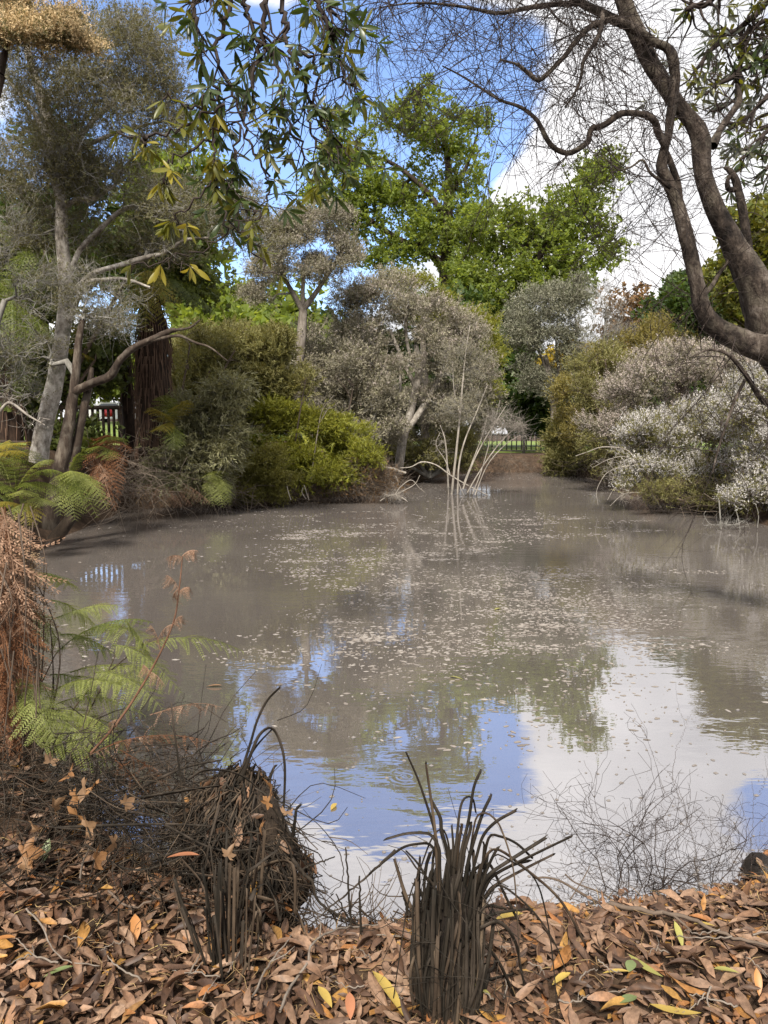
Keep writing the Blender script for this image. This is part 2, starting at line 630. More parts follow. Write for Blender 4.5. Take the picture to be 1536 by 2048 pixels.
def tree(name, label, cat, trunk, Y, lobes, leafm, barkm, n=200, sub=8, per=60, shapes=None, L=.2, Wd=.2, scatter=.3, limbs=(), tip=.006,
         seg=.5, jit=.2, twigs=3, twig_len=.35, bloom=None, group=None, pw=2.0, sides=6, up=.35, sag=0., outw=.7, crown_name='crown',
         trunk_name='trunk', upk=0.0, base_r=None, amp=.08, twigm=None):
    tp, trr = pxline(trunk, Y, max(8, len(trunk) * 4))
    base = tp[0].copy()
    t = thing(name, label, cat, base, group)
    P, C = lobes_points(lobes, Y, n, pw, sub)
    LB = [(tp, trr)] + [pxline(l, Y) for l in limbs]
    pl, pb = grow(LB, P, tip, base_r or trr[0], seg, jit, sag, upk, seed=int(rng.integers(1e6)))
    g = gnarl(pl[0][0], pl[0][1], 9, amp, int(rng.integers(1e6)))
    for q in pl[1:]:
        g2 = gnarl(q[0], q[1], 7, amp, int(rng.integers(1e6)))
        g.add(g2.V[0], [f for f in g2.F])
    build(trunk_name, g, barkm, t)
    if pb:
        gb = Geo()
        big = [q for q in pb if q[1][0] > .018]
        sm = [q for q in pb if q[1][0] <= .018]
        if big:
            gb.tubes(big, sides)
        if sm:
            gb.tubes(sm, 3)
        if twigs:
            m = len(P) * twigs
            s = np.repeat(P, twigs, 0) + rng.normal(size=(m, 3)) * scatter * .35
            o = nrm(np.repeat(P - C, twigs, 0)) * .6 + rng.normal(size=(m, 3)) * .6 + np.array([0, 0, up * .6])
            e = s + nrm(o) * twig_len * (.5 + rng.random((m, 1)))
            mid = (s + e) / 2 + rng.normal(size=(m, 3)) * twig_len * .12
            if Y < 14:
                gb.tubes([(np.stack([a, b, c]), (tip * .7, tip * .5, tip * .2)) for a, b, c in zip(s, mid, e)], 3)
            else:
                gb.tubes([(np.stack([a, c]), (tip * .7, tip * .25)) for a, c in zip(s, e)], 3)
        build('branches', gb, twigm or barkm, t, kind='stuff' if per == 0 or len(P) > 250 else None)
    if per:
        gl = Geo()
        foliage(gl, P, C, shapes or [DIAMOND], per, scatter, L, Wd, up=up, outw=outw)
        build(crown_name, gl, leafm, t)
    if bloom:
        bm, bn, bL, bsh = bloom[:4]
        ths = bloom[4] if len(bloom) > 4 else -.3
        o = nrm(P - C)
        sel = (o[:, 2] > ths) & (np.linalg.norm(P - C, axis=1) > 0)
        gB = Geo()
        PB = (P + o * scatter * .7)[sel]
        foliage(gB, PB, C[sel], bsh, bn, scatter * .8, bL, bL, up=.5, outw=1.0, rand=.5)
        build('blossom', gB, bm, t)
    return t

# ---------------------------------------------------------------- pond outline, ground, water
shore_px = [(600, 1862), (560, 1805), (420, 1775), (250, 1690), (150, 1600), (75, 1500), (62, 1400), (60, 1300), (60, 1200), (66, 1120), (95, 1082), (150, 1062),
            (205, 1040), (245, 1020), (330, 1016), (440, 1014), (520, 1007), (620, 999), (740, 991), (800, 977), (850, 961), (900, 951), (960, 945),
            (1100, 945), (1185, 955), (1230, 982), (1300, 1003), (1400, 1018), (1480, 1035), (1560, 1060)]
shore = [tuple(onz(u, v)[:2]) for u, v in shore_px] + [(6.6, 10.5), (5.3, 7.5), (4.5, 5.6), (3.6, 4.2), (2.5, 3.25)]
shore += [tuple(onz(u, v)[:2]) for u, v in [(1536, 1700), (1480, 1757), (1400, 1792), (1250, 1806), (1100, 1826), (1000, 1812), (880, 1832), (760, 1852), (650, 1864)]]
SH = np.array(shore)
def shore_dist(x, y):
    """Signed distance to the waterline: positive on land."""
    x, y = np.asarray(x, float), np.asarray(y, float)
    d2 = np.full(x.shape, 1e9)
    ins = np.zeros(x.shape, bool)
    for (x0, y0), (x1, y1) in zip(SH, np.roll(SH, -1, 0)):
        ex, ey = x1 - x0, y1 - y0
        t = np.clip(((x - x0) * ex + (y - y0) * ey) / (ex * ex + ey * ey + 1e-12), 0, 1)
        d2 = np.minimum(d2, (x - x0 - t * ex) ** 2 + (y - y0 - t * ey) ** 2)
        c = (y0 > y) != (y1 > y)
        with np.errstate(divide='ignore', invalid='ignore'):
            ins ^= c & (x < (x1 - x0) * (y - y0) / (y1 - y0) + x0)
    d = np.sqrt(d2)
    return np.where(ins, -d, d)
def ground_z(x, y):
    x, y = np.asarray(x, float), np.asarray(y, float)
    d = shore_dist(x, y)
    near = 1 - smooth(4.5, 9, y)
    left = smooth(-1.5, -5, x) * smooth(7, 11, y)
    top = .19 + (1 - near) * .62 + left * .62
    wid = .45 + (1 - near) * .3
    up = top * smooth(0, 1, d / wid) + .025 * near * np.clip(d, 0, 1)
    up = up + .034 * np.maximum(0, y - 20) * smooth(-6, -12, x) * (y < 90) + 2.38 * (y >= 90) * smooth(-6, -12, x)
    up = up + near * .34 * np.exp(-(((x + 1.75) / .75) ** 2 + ((y - 3.1) / .9) ** 2)) * smooth(0, .5, d)
    up = up + near * .5 * smooth(-1.6, -3.2, x) * smooth(0, .8, d) * smooth(1.5, 4, y)
    bump = .03 * np.sin(x * 2.3 + y * 1.1) * np.sin(y * 1.9 - x * .7) + .02 * np.sin(x * 6.1 + 1) * np.sin(y * 5.3)
    up = up + bump * smooth(.1, .8, d) * (.5 + .5 * near)
    return np.where(d > 0, up, np.maximum(-.7, d * .6))

gm, t, b = new_mat('bank_soil')
g = t.nodes.new('ShaderNodeNewGeometry')
nz = noise(t, g.outputs['Position'], 6, 7, .65)
nz2 = noise(t, g.outputs['Position'], 0.7, 4, .6)
f = math_node(t, 'ADD', math_node(t, 'MULTIPLY', nz.outputs[0], .6), math_node(t, 'MULTIPLY', nz2.outputs[0], .4))
t.links.new(ramp(t, [(.3, (.022, .014, .010)), (.5, (.055, .036, .024)), (.62, (.10, .066, .043)), (.75, (.045, .045, .02))], f), b.inputs['Base Color'])
b.inputs['Roughness'].default_value = .95
b.inputs['Specular IOR Level'].default_value = .15
bp = t.nodes.new('ShaderNodeBump')
bp.inputs['Distance'].default_value = .04
t.links.new(nz.outputs[0], bp.inputs['Height'])
t.links.new(bp.outputs[0], b.inputs['Normal'])

def grid_mesh(xs, ys, zf):
    X, Y = np.meshgrid(xs, ys)
    V = np.stack([X, Y, zf(X, Y)], -1).reshape(-1, 3)
    nx, ny = len(xs), len(ys)
    i = (np.arange(ny - 1)[:, None] * nx + np.arange(nx - 1)[None]).ravel()
    return Geo().add(V, [np.stack([i, i + 1, i + nx + 1, i + nx], -1)])
def dens(parts):
    return np.unique(np.round(np.concatenate([np.linspace(a, b, n) for a, b, n in parts]), 4))
gx = dens([(-900, -60, 12), (-60, -14, 24), (-14, -3, 36), (-3, 3, 64), (3, 10, 34), (10, 20, 30), (20, 60, 18), (60, 900, 12)])
gy = dens([(-900, -20, 8), (-20, 0, 12), (0, 4.5, 54), (4.5, 20, 60), (20, 42, 60), (42, 80, 20), (80, 1200, 14)])
ground = build('ground', grid_mesh(gx, gy, ground_z), gm, kind='structure')

# muddy water: brown-grey silt seen through a mirror-smooth skin
wm, t, b = new_mat('muddy_water')
g = t.nodes.new('ShaderNodeNewGeometry')
nz = noise(t, g.outputs['Position'], .35, 5, .6)
silt = ramp(t, [(.3, (.098, .085, .076)), (.7, (.130, .115, .104))], nz.outputs[0])
dif = t.nodes.new('ShaderNodeBsdfDiffuse')
t.links.new(silt, dif.inputs['Color'])
gl = t.nodes.new('ShaderNodeBsdfGlossy')
gl.inputs['Roughness'].default_value = .015
gl.inputs['Color'].default_value = (.97, .97, 1, 1)
mpw = t.nodes.new('ShaderNodeMapping')
mpw.inputs['Scale'].default_value = (1, 2.2, 1)
t.links.new(g.outputs['Position'], mpw.inputs['Vector'])
rip = noise(t, mpw.outputs[0], 3.2, 3, .5)
rip2 = noise(t, g.outputs['Position'], .5, 2, .5)
amp_ = t.nodes.new('ShaderNodeMapRange')
amp_.inputs['From Min'].default_value = .45
amp_.inputs['From Max'].default_value = .68
amp_.inputs['To Min'].default_value = .15
amp_.inputs['To Max'].default_value = 1.0
t.links.new(rip2.outputs[0], amp_.inputs['Value'])
hgt = math_node(t, 'MULTIPLY', rip.outputs[0], amp_.outputs[0])
# one ring where something has just touched the surface
rc = onz(812, 1553)
vm = t.nodes.new('ShaderNodeVectorMath')
vm.operation = 'DISTANCE'
t.links.new(g.outputs['Position'], vm.inputs[0])
vm.inputs[1].default_value = rc
ringw = math_node(t, 'SINE', math_node(t, 'MULTIPLY', vm.outputs['Value'], 190.0))
fade = math_node(t, 'SUBTRACT', 1.0, math_node(t, 'MULTIPLY', vm.outputs['Value'], 7.5), True)
hgt = math_node(t, 'ADD', hgt, math_node(t, 'MULTIPLY', math_node(t, 'MULTIPLY', ringw, fade), .05))
bp = t.nodes.new('ShaderNodeBump')
bp.inputs['Strength'].default_value = 1.0
bp.inputs['Distance'].default_value = .0045
t.links.new(hgt, bp.inputs['Height'])
t.links.new(bp.outputs[0], gl.inputs['Normal'])
lw = t.nodes.new('ShaderNodeFresnel')
lw.inputs['IOR'].default_value = 1.45
fac = t.nodes.new('ShaderNodeMapRange')
fac.inputs['From Max'].default_value = .6
fac.inputs['To Min'].default_value = .43
fac.inputs['To Max'].default_value = .50
t.links.new(lw.outputs[0], fac.inputs['Value'])
ms = t.nodes.new('ShaderNodeMixShader')
t.links.new(fac.outputs[0], ms.inputs[0])
t.links.new(dif.outputs[0], ms.inputs[1])
t.links.new(gl.outputs[0], ms.inputs[2])
t.links.new(ms.outputs[0], t.nodes['Material Output'].inputs['Surface'])
wx = np.array([SH[:, 0].min() - 1.5, 0, SH[:, 0].max() + 1.5])
water = build('water', grid_mesh(wx, np.array([1.6, 10, 20, 36.0]), lambda X, Y: X * 0), wm, kind='structure')

# floating scum: flecks and rafts of pale froth and plant dust
sm, t, b = new_mat('scum')
g = t.nodes.new('ShaderNodeNewGeometry')
t.links.new(ramp(t, [(.15, .13, .112), (.21, .184, .162), (.29, .264, .238), (.11, .09, .072)], g.outputs['Random Per Island']), b.inputs['Base Color'])
b.inputs['Roughness'].default_value = .8
b.inputs['Specular IOR Level'].default_value = .2
def vnoise(x, y, s):
    return (np.sin(x * 1.7 * s + 1.3 * np.sin(y * 1.1 * s + .5)) + np.sin(y * 2.6 * s + 1.7 * np.sin(x * .9 * s)) + np.sin((x + y) * 1.2 * s + 2 * np.sin((x - y) * .7 * s))) / 3
FL = []
vent = onz(733, 1035)[:2]
calm = [(vent, 1.22), (onz(1230, 1000)[:2] * .97, 1.6), (onz(1390, 1090)[:2], 1.5), (onz(1140, 1105)[:2], .9), (onz(300, 1400)[:2], .8)]
for band in range(1):
    n = 42000
    u = rng.uniform(80, 1536, n)
    v = rng.uniform(0, 1, n) ** 1.25 * 560 + 948
    P = onz(u, v)
    x, y = P[:, 0], P[:, 1]
    pr = smooth(-.15, .75, vnoise(x * .6, y * .6, 1.0) + .5 * vnoise(x + 3, y * 1.4, 2.6))
    pr *= np.exp(-((u - 950 - (v - 1150) * .5) / 430) ** 2) * .9 + .10
    pr *= 1 - .93 * smooth(1270, 1420, v)
    pr *= np.where(v < 990, .9, 1.0)
    pr *= 1 - .75 * smooth(1180, 1420, u) * smooth(1000, 1080, v)
    keep = rng.random(n) < pr
    d = shore_dist(x, y)
    keep &= d < -.06
    for c, r in calm:
        keep &= np.hypot(x - c[0], y - c[1]) > r
    FL.append(P[keep])
# rafts: dense little groups
cu = rng.uniform(560, 1430, 330)
cv = rng.uniform(1030, 1310, 330)
for a, bq in zip(cu, cv):
    c = onz(a, bq)
    if rng.random() > np.exp(-((a - 930 - (bq - 1150) * .5) / 400) ** 2) or any(np.hypot(*(c[:2] - q)) < r + .2 for q, r in calm):
        continue
    k = rng.integers(14, 70)
    s = rng.uniform(.04, .12) * (1 + .04 * c[1])
    FL.append(c + rng.normal(size=(k, 3)) * np.array([s * 1.7, s * .8, 0]))
th = rng.random(150) * 6.283
FL.append(np.stack([vent[0] + 1.2 * np.cos(th) + rng.normal(size=150) * .03, vent[1] + 1.2 * np.sin(th) + rng.normal(size=150) * .03, th * 0], -1))
FL.append(np.stack([vent[0] + .15 + rng.normal(size=24) * .16, vent[1] - .15 + rng.normal(size=24) * .05, np.zeros(24)], -1))
# a few strays and bubbles on the near water
u = rng.uniform(560, 1536, 700)
v = rng.uniform(1380, 1790, 700)
k = rng.random(700) < .25 + .75 * smooth(.1, .7, vnoise(u / 90, v / 40, 1))
nearP = onz(u[k], v[k])
nearP = nearP[shore_dist(nearP[:, 0], nearP[:, 1]) < -.03]
FP = np.concatenate(FL)
def flecks(P, s0, s1, asp=1.7):
    n = len(P)
    s = (s0 + (s1 - s0) * rng.random(n) ** 2.2) * (.75 + .035 * P[:, 1])
    a = np.arange(5) * 2 * math.pi / 5
    r = .6 + .6 * rng.random((n, 5))
    an = rng.normal(size=n) * .5
    ex, ey = s[:, None] * r * np.cos(a) * asp ** .5, s[:, None] * r * np.sin(a) / asp ** .5
    V = np.zeros((n, 6, 3))
    V[:, :5, 0] = P[:, 0:1] + ex * np.cos(an)[:, None] - ey * np.sin(an)[:, None]
    V[:, :5, 1] = P[:, 1:2] + ex * np.sin(an)[:, None] + ey * np.cos(an)[:, None]
    V[:, :5, 2] = .0012
    V[:, 5, :2] = P[:, :2]
    V[:, 5, 2] = .004 + .004 * rng.random(n)
    i = np.arange(5)
    f = np.stack([i, (i + 1) % 5, np.full(5, 5)], -1)
    return V.reshape(-1, 3), [(f[None] + (np.arange(n) * 6)[:, None, None]).reshape(-1, 3)]
sg = Geo()
sg.add(*flecks(FP, .004, .026, 2.2))
scum = build('floating_scum', sg, sm, kind='stuff')
scum['label'] = 'pale flecks and rafts of froth drifting on the brown pond'
bm_, t, b = new_mat('bubble_skin')
b.inputs['Base Color'].default_value = (.17, .15, .135, 1)
b.inputs['Roughness'].default_value = .06
b.inputs['Specular IOR Level'].default_value = .8
bg_ = Geo()
Vb, Fb = flecks(nearP, .003, .017, 1.2)
Vb = Vb.reshape(-1, 6, 3)
Vb[:, 5, 2] = .003 + .35 * np.linalg.norm(Vb[:, 0, :2] - Vb[:, 5, :2], axis=1)
bg_.add(Vb, Fb)
bub = build('bubbles', bg_, bm_, kind='stuff')
bub['label'] = 'small bubbles and specks on the still near water'

# ---------------------------------------------------------------- lawn beyond the pond
lm, t, b = new_mat('mown_grass')
g = t.nodes.new('ShaderNodeNewGeometry')
nz = noise(t, g.outputs['Position'], 1.3, 5, .65)
t.links.new(ramp(t, [(.3, (.085, .13, .022)), (.55, (.15, .20, .04)), (.7, (.22, .25, .07))], nz.outputs[0]), b.inputs['Base Color'])
b.inputs['Roughness'].default_value = .8
b.inputs['Specular IOR Level'].default_value = .2
def lawn_z(X, Y):
    return ground_z(X, Y) + .025
build('lawn', grid_mesh(np.linspace(-2, 60, 50), np.concatenate([np.linspace(38.6, 60, 16), [80, 110]]), lawn_z), lm, kind='structure')
build('lawn', grid_mesh(np.linspace(-60, -4.2, 40), np.concatenate([np.linspace(20.6, 40, 14), [60, 110]]), lawn_z), lm, kind='structure')

# ---------------------------------------------------------------- fences and car
wood = bark_mat('weathered_wood', [(0, (.025, .018, .013)), (1, (.085, .064, .048))], 20, .2, stretch=(4, 4, .4))
darkwood = bark_mat('dark_stained_wood', [(0, (.014, .014, .012)), (1, (.045, .042, .034))], 20, .2, stretch=(4, 4, .4))
def fence(label, p0, p1, h, nbal, bw, rail, mat, npost=2, post=.1, group=None):
    p0, p1 = np.array(p0, float), np.array(p1, float)
    z0, z1 = ground_z(*p0), ground_z(*p1)
    f = thing('railing_fence', label, 'fence', (p0[0], p0[1], float(z0)), group)
    yaw = math.atan2(p1[1] - p0[1], p1[0] - p0[0])
    L = np.linalg.norm(p1 - p0)
    def bx(name, s, w, dpt, za, zb, off=0.0):
        g = Geo().box((-w / 2, -dpt / 2, za), (w / 2, dpt / 2, zb))
        V, F = g.data()
        o = bpy.data.objects.new(name, make_mesh(name, V, F, mat, False))
        COL.objects.link(o)
        o.parent = f
        q = p0 + (p1 - p0) * s / L
        o.location = (q[0] - p0[0] - off * math.sin(yaw), q[1] - p0[1] + off * math.cos(yaw), z0 * 0 + float(lerp(z0, z1, s / L) - z0))
        o.rotation_euler.z = yaw
        return o
    zs = float(z1 - z0)
    for nm, za, zb, dp in (('top_rail', h - rail, h, rail * 1.5), ('bottom_rail', .10, .10 + rail * .8, rail)):
        o = bx(nm, L / 2, L, dp, za, zb)
        o.rotation_euler.y = -math.atan2(zs, L)
    for i in range(npost):
        bx('post', L * (i + .02) / max(1, npost - .96), post, post, -.3, h - rail - .004, 0)
    for i in range(nbal):
        bx('baluster', L * (i + 1) / (nbal + 1), bw, bw * .8, .10 + rail * .8 + .003, h - rail - .003, 0)
    return f
a, b_ = at(935, 905, 38), at(1160, 905, 38)
fence('dark slatted railing on the far bank with lawn behind it', a[:2], b_[:2], .98, 22, .055, .075, darkwood, 3, .13)
a, b_ = at(-40, 870, 20), at(250, 870, 19.6)
fence('weathered wooden railing behind the pale tree, red and white car beyond', a[:2], b_[:2], 1.08, 27, .06, .1, wood, 3, .14)

paint = plain_mat('red_paint', (.48, .03, .035), .25, .5, var=.02)
white = plain_mat('white_paint', (.78, .78, .78), .25, .5, var=.02)
glass = plain_mat('car_glass', (.05, .06, .07), .06, .6, var=.05)
rubber = plain_mat('tyre_rubber', (.02, .02, .02), .8)
lampm = plain_mat('lamp_lens', (.5, .08, .05), .15, .6, var=.05)
chrome = plain_mat('rim_metal', (.5, .5, .52), .3, .5, .9, .05)
def car(loc, yaw):
    t = thing('parked_car', 'red and white car parked on the lawn behind the left railing', 'car', loc)
    t.rotation_euler.z = yaw
    prof = [(-2.1, .32), (-2.12, .75), (-2.0, .95), (-1.2, 1.02), (-.45, 1.42), (.75, 1.46), (1.55, 1.05), (2.05, .95), (2.12, .6), (2.08, .32)]
    def loft(pts, halfw, taper):
        V, F = [], []
        n = len(pts)
        for s in (-1, 1):
            for x, z in pts:
                w = halfw * (1 - taper * max(0, z - .95))
                V.append((x, s * w, z))
        F = [[(i, (i + 1) % n, n + (i + 1) % n, n + i) for i in range(n)]]
        return V, F, n
    def obj(nm, V, F, m, sm=False):
        o = bpy.data.objects.new(nm, make_mesh(nm, V, F, m, sm))
        COL.objects.link(o)
        o.parent = t
        return o
    V, F, n = loft(prof, .84, .38)
    F += [np.array([list(range(n))]), np.array([list(range(2 * n - 1, n - 1, -1))])]
    o = obj('body', V, F, white)
    md = o.modifiers.new('soft edges', 'BEVEL')
    md.width = .05
    md.segments = 2
    V, F, n = loft([(-.52, 1.425), (-.3, 1.475), (.65, 1.50), (.86, 1.44)], .70, 0)
    F += [np.array([list(range(n))]), np.array([list(range(2 * n - 1, n - 1, -1))])]
    obj('roof_panel', V, F, white)
    for s in (-1, 1):
        y = s * .80
        g = Geo().box((-.3, s * .83 - .02, .42), (.55, s * .83 + .02, .98))
        obj('door', *g.data(), paint)
        obj('side_window', [(-.95, y, 1.03), (1.25, y, 1.05), (.72, s * .715, 1.40), (-.42, s * .715, 1.38)], [[(0, 1, 2, 3)]], glass)
        for x in (-1.3, 1.3):
            a = np.arange(20) * 2 * math.pi / 20
            g = Geo()
            pr = [(.0, .17), (.24, .17), (.32, .13), (.32, -.05), (.2, -.07), (.0, -.07)]
            Vw = np.array([[(x + r * math.cos(q), s * (.74 + w), .32 + r * math.sin(q)) for q in a] for r, w in pr]).reshape(-1, 3)
            Fw = np.array([(i * 20 + k, i * 20 + (k + 1) % 20, (i + 1) * 20 + (k + 1) % 20, (i + 1) * 20 + k) for i in range(5) for k in range(20)])
            w_ = obj('wheel', Vw, [Fw], rubber, True)
            Vr = np.array([(x + .19 * math.cos(q), s * .915, .32 + .19 * math.sin(q)) for q in a])
            rr = bpy.data.objects.new('rim', make_mesh('rim', Vr, [np.array([list(range(20))])], chrome, False))
            COL.objects.link(rr)
            rr.parent = w_
        g = Geo().box((-2.135, s * .66 - .1, .7), (-2.08, s * .66 + .1, .84))
        obj('tail_lamp', *g.data(), lampm)
        g = Geo().box((2.06, s * .62 - .14, .72), (2.125, s * .62 + .14, .84))
        obj('headlight', *g.data(), chrome)
    V, F, n = loft([(1.50, 1.075), (1.62, 1.065), (2.0, .985), (2.06, .93)], .70, 0)
    F += [np.array([list(range(n))]), np.array([list(range(2 * n - 1, n - 1, -1))])]
    obj('bonnet', V, F, white)
    obj('windscreen', [(.80, -.68, 1.43), (.80, .68, 1.43), (1.50, .77, 1.09), (1.50, -.77, 1.09)], [[(0, 1, 2, 3)]], glass)
    obj('rear_window', [(-.50, -.68, 1.41), (-.50, .68, 1.41), (-1.16, .77, 1.06), (-1.16, -.77, 1.06)], [[(3, 2, 1, 0)]], glass)
cp = at(232, 840, 56)
car((cp[0], cp[1], float(ground_z(cp[0], cp[1])) + .02), R(172))

# ---------------------------------------------------------------- foliage materials and leaf shapes
oakm = leaf_mat('oak_leaf', [(0.106, 0.148, 0.028), (0.156, 0.204, 0.040), (0.207, 0.255, 0.060), (0.120, 0.163, 0.034)], .55, .5, .3, .35, .4)
oakdark = leaf_mat('dark_leaf', [(.025, .050, .012), (.045, .075, .016), (.07, .10, .02)], .3, .5, .3, .4, .35)
greym = leaf_mat('kanuka_leaf', [(0.131, 0.122, 0.081), (0.207, 0.191, 0.138), (0.290, 0.262, 0.207), (0.138, 0.138, 0.069)], .2, .7, .2, 1.2, .35, (1.3, 1.2, .8))
olivem = leaf_mat('olive_leaf', [(0.103, 0.103, 0.037), (0.159, 0.152, 0.055), (0.218, 0.198, 0.086), (0.113, 0.118, 0.039)], .3, .6, .2, 1.2, .35)
silverm = leaf_mat('silver_leaf', [(.12, .125, .085), (.18, .18, .13), (.25, .24, .18), (.10, .11, .06)], .2, .6, .3, 1.0, .3, (1.2, 1.2, .9))
limem = leaf_mat('lime_leaf', [(.115, .13, .018), (.175, .185, .024), (.235, .23, .035), (.13, .15, .018)], .35, .5, .3, 1.6, .4)
yellowm = leaf_mat('yellow_leaf', [(.30, .22, .02), (.42, .31, .03), (.26, .22, .03)], .35, .5, .3, 1.0, .3)
rustm = leaf_mat('rust_leaf', [(.16, .085, .035), (.22, .13, .06), (.12, .08, .035)], .2, .7, .2, 1.0, .3)
whitem = leaf_mat('white_blossom', [(0.447, 0.421, 0.396), (0.568, 0.550, 0.533), (0.361, 0.327, 0.292)], .25, .8, .1, 1.5, .2, (1, 1, 1))
pinkm = leaf_mat('faded_blossom', [(0.384, 0.324, 0.288), (0.504, 0.444, 0.408), (0.312, 0.252, 0.204)], .2, .8, .1, 1.5, .25, (1, 1, 1))
creamm = leaf_mat('cream_blossom', [(.50, .37, .20), (.62, .49, .30), (.38, .27, .14)], .2, .8, .1, 2.0, .3, (1, 1, .9))
barkg = bark_mat('grey_bark', [(0, (.08, .066, .052)), (1, (.25, .22, .19))], 14, .4)
barkp = bark_mat('pale_bark', [(0, (.13, .112, .092)), (.5, (.24, .215, .185)), (1, (.40, .37, .33))], 16, .4, stretch=(1, 1, .5))
barkd = bark_mat('dark_bark', [(0, (.018, .013, .010)), (1, (.075, .056, .042))], 14, .6)
deadm = bark_mat('bleached_wood', [(0, (.15, .13, .11)), (1, (.38, .345, .30))], 14, .3)
greytw = bark_mat('lichen_twig', [(0, (.12, .113, .098)), (1, (.32, .305, .275))], 10, .2)
browntw = bark_mat('brown_twig', [(0, (.05, .036, .026)), (1, (.14, .105, .08))], 10, .2)

BROAD = [spray_shape(6, .42, .46, 55, s, .9, True, .14) for s in range(4)]
FINE = [spray_shape(6, 0.11, .34, 38, s + 10, 1.2, True, .05) for s in range(4)]
FINER = [spray_shape(7, 0.12, .28, 48, s + 20, 1.2, True, .05) for s in range(4)]
FEATHER = [spray_shape(8, 0.10, .38, 30, s + 30, .8, True, .04) for s in range(4)]
FLOWER = [spray_shape(7, .17, .20, 60, s + 40, 1.4, True, .08) for s in range(4)]
SPIKE = [spray_shape(8, .13, .16, 60, s + 60, 1.5, True, .035) for s in range(4)]
PLUME = [spray_shape(9, .08, .18, 60, s + 50, 1.6, True, .05) for s in range(4)]

# ---------------------------------------------------------------- far trees
tree('oak_tree', 'tall green oak left of the white cloud, trunk showing in its crown', 'tree',
     [(893, 850, 24), (893, 700, 19), (893, 560, 15), (895, 440, 11), (897, 330, 7), (880, 250, 4)], 55,
     [(800, 420, 100, 110, 0, 3.5), (735, 320, 80, 70, 0, 3), (860, 260, 70, 80, 0, 2.5), (690, 430, 62, 55, 0, 3), (930, 340, 45, 80, 0, 2), (880, 480, 80, 70, 0, 3),
      (760, 510, 70, 50, 0, 3), (680, 245, 46, 30, 0, 1.5), (950, 250, 30, 44, 0, 1.2), (845, 195, 36, 30, 0, 1), (640, 400, 40, 50, 0, 2), (800, 240, 46, 34, 0, 1.6), (940, 440, 50, 60, 0, 2)],
     oakm, barkd, n=430, sub=20, pw=2.2, per=15, shapes=BROAD, L=.50, Wd=.50, scatter=.46, tip=.02, seg=1.2, twigs=1, twig_len=.9,
     limbs=[[(893, 540, 9), (850, 500, 7), (800, 480, 6), (740, 440, 4), (700, 420, 3)], [(895, 440, 7), (850, 380, 5), (790, 330, 4), (740, 310, 3)], [(895, 400, 6), (930, 340, 4), (955, 270, 2)]])
tree('oak_tree', 'spreading green oak with a ragged top in front of the white cloud', 'tree',
     [(985, 850, 20), (1000, 680, 15), (1020, 590, 10), (1050, 500, 7), (1095, 430, 4)], 50,
     [(1010, 520, 90, 60, 0, 3.5), (1090, 480, 90, 55, 0, 3), (1150, 420, 70, 50, 0, 2.5), (1190, 360, 38, 42, 0, 2), (1040, 430, 60, 35, 0, 2), (1205, 460, 42, 28, 0, 2),
      (980, 600, 80, 55, 0, 3), (1110, 560, 80, 50, 0, 3), (1000, 700, 50, 60, 0, 3), (930, 560, 50, 60, 0, 3), (1215, 340, 26, 30, 0, 1), (1160, 520, 70, 40, 0, 2), (960, 440, 50, 40, 0, 2), (1225, 500, 30, 30, 0, 1.4)],
     oakm, barkd, n=410, sub=20, pw=2.2, per=15, shapes=BROAD, L=.47, Wd=.47, scatter=.44, tip=.018, seg=1.1, twigs=1, twig_len=.9,
     limbs=[[(1020, 590, 9), (1080, 510, 7), (1130, 440, 5), (1190, 370, 3)], [(1000, 640, 8), (960, 590, 6), (920, 540, 4)]])
tree('oak_tree', 'dark green tree filling the gap under the two oaks', 'tree', [(960, 860, 20), (965, 760, 16), (970, 690, 8)], 47,
     [(960, 680, 70, 70, 0, 3), (1000, 760, 60, 70, 0, 3), (900, 640, 60, 50, 0, 3)], oakdark, barkd, n=200, per=18, shapes=BROAD, L=.8, Wd=.8, scatter=.6, tip=.02, seg=1, twigs=0)
tree('broadleaf_tree', 'dark green rounded tree seen between the two limbs of the bare tree', 'tree', [(1360, 860, 16), (1365, 720, 12), (1370, 640, 6)], 36,
     [(1365, 610, 56, 55, 0, 2.5), (1340, 660, 50, 40, 0, 2), (1420, 640, 60, 60, 1, 2), (1390, 700, 70, 40, 0, 2)], oakdark, barkd, n=190, per=20, shapes=BROAD, L=.55, Wd=.5, scatter=.4, tip=.012, seg=.8, twigs=0)
tree('broadleaf_tree', 'yellow-green tree behind the trunk at the right edge', 'tree', [(1530, 860, 18), (1530, 700, 12), (1520, 560, 6)], 30,
     [(1510, 500, 50, 70, 0, 2), (1550, 450, 60, 50, 0, 2), (1480, 570, 40, 60, 0, 2), (1540, 620, 80, 60, 0, 2)], leaf_mat('yellow_green_leaf', [(.07, .09, .014), (.12, .13, .02), (.16, .15, .03)], .35), barkd,
     n=220, per=20, shapes=BROAD, L=.45, Wd=.42, scatter=.35, tip=.012, seg=.7, twigs=1)
tree('autumn_tree', 'golden yellow tree glowing behind the grey trunks beside the far railing', 'tree', [(1145, 860, 7), (1145, 780, 6), (1148, 720, 3)], 44,
     [(1150, 722, 52, 30, 0, 2), (1180, 750, 40, 30, 0, 2), (1120, 740, 30, 28, 0, 1.5)], yellowm, barkd, n=110, per=18, shapes=BROAD, L=.5, Wd=.5, scatter=.35, tip=.012, twigs=0)
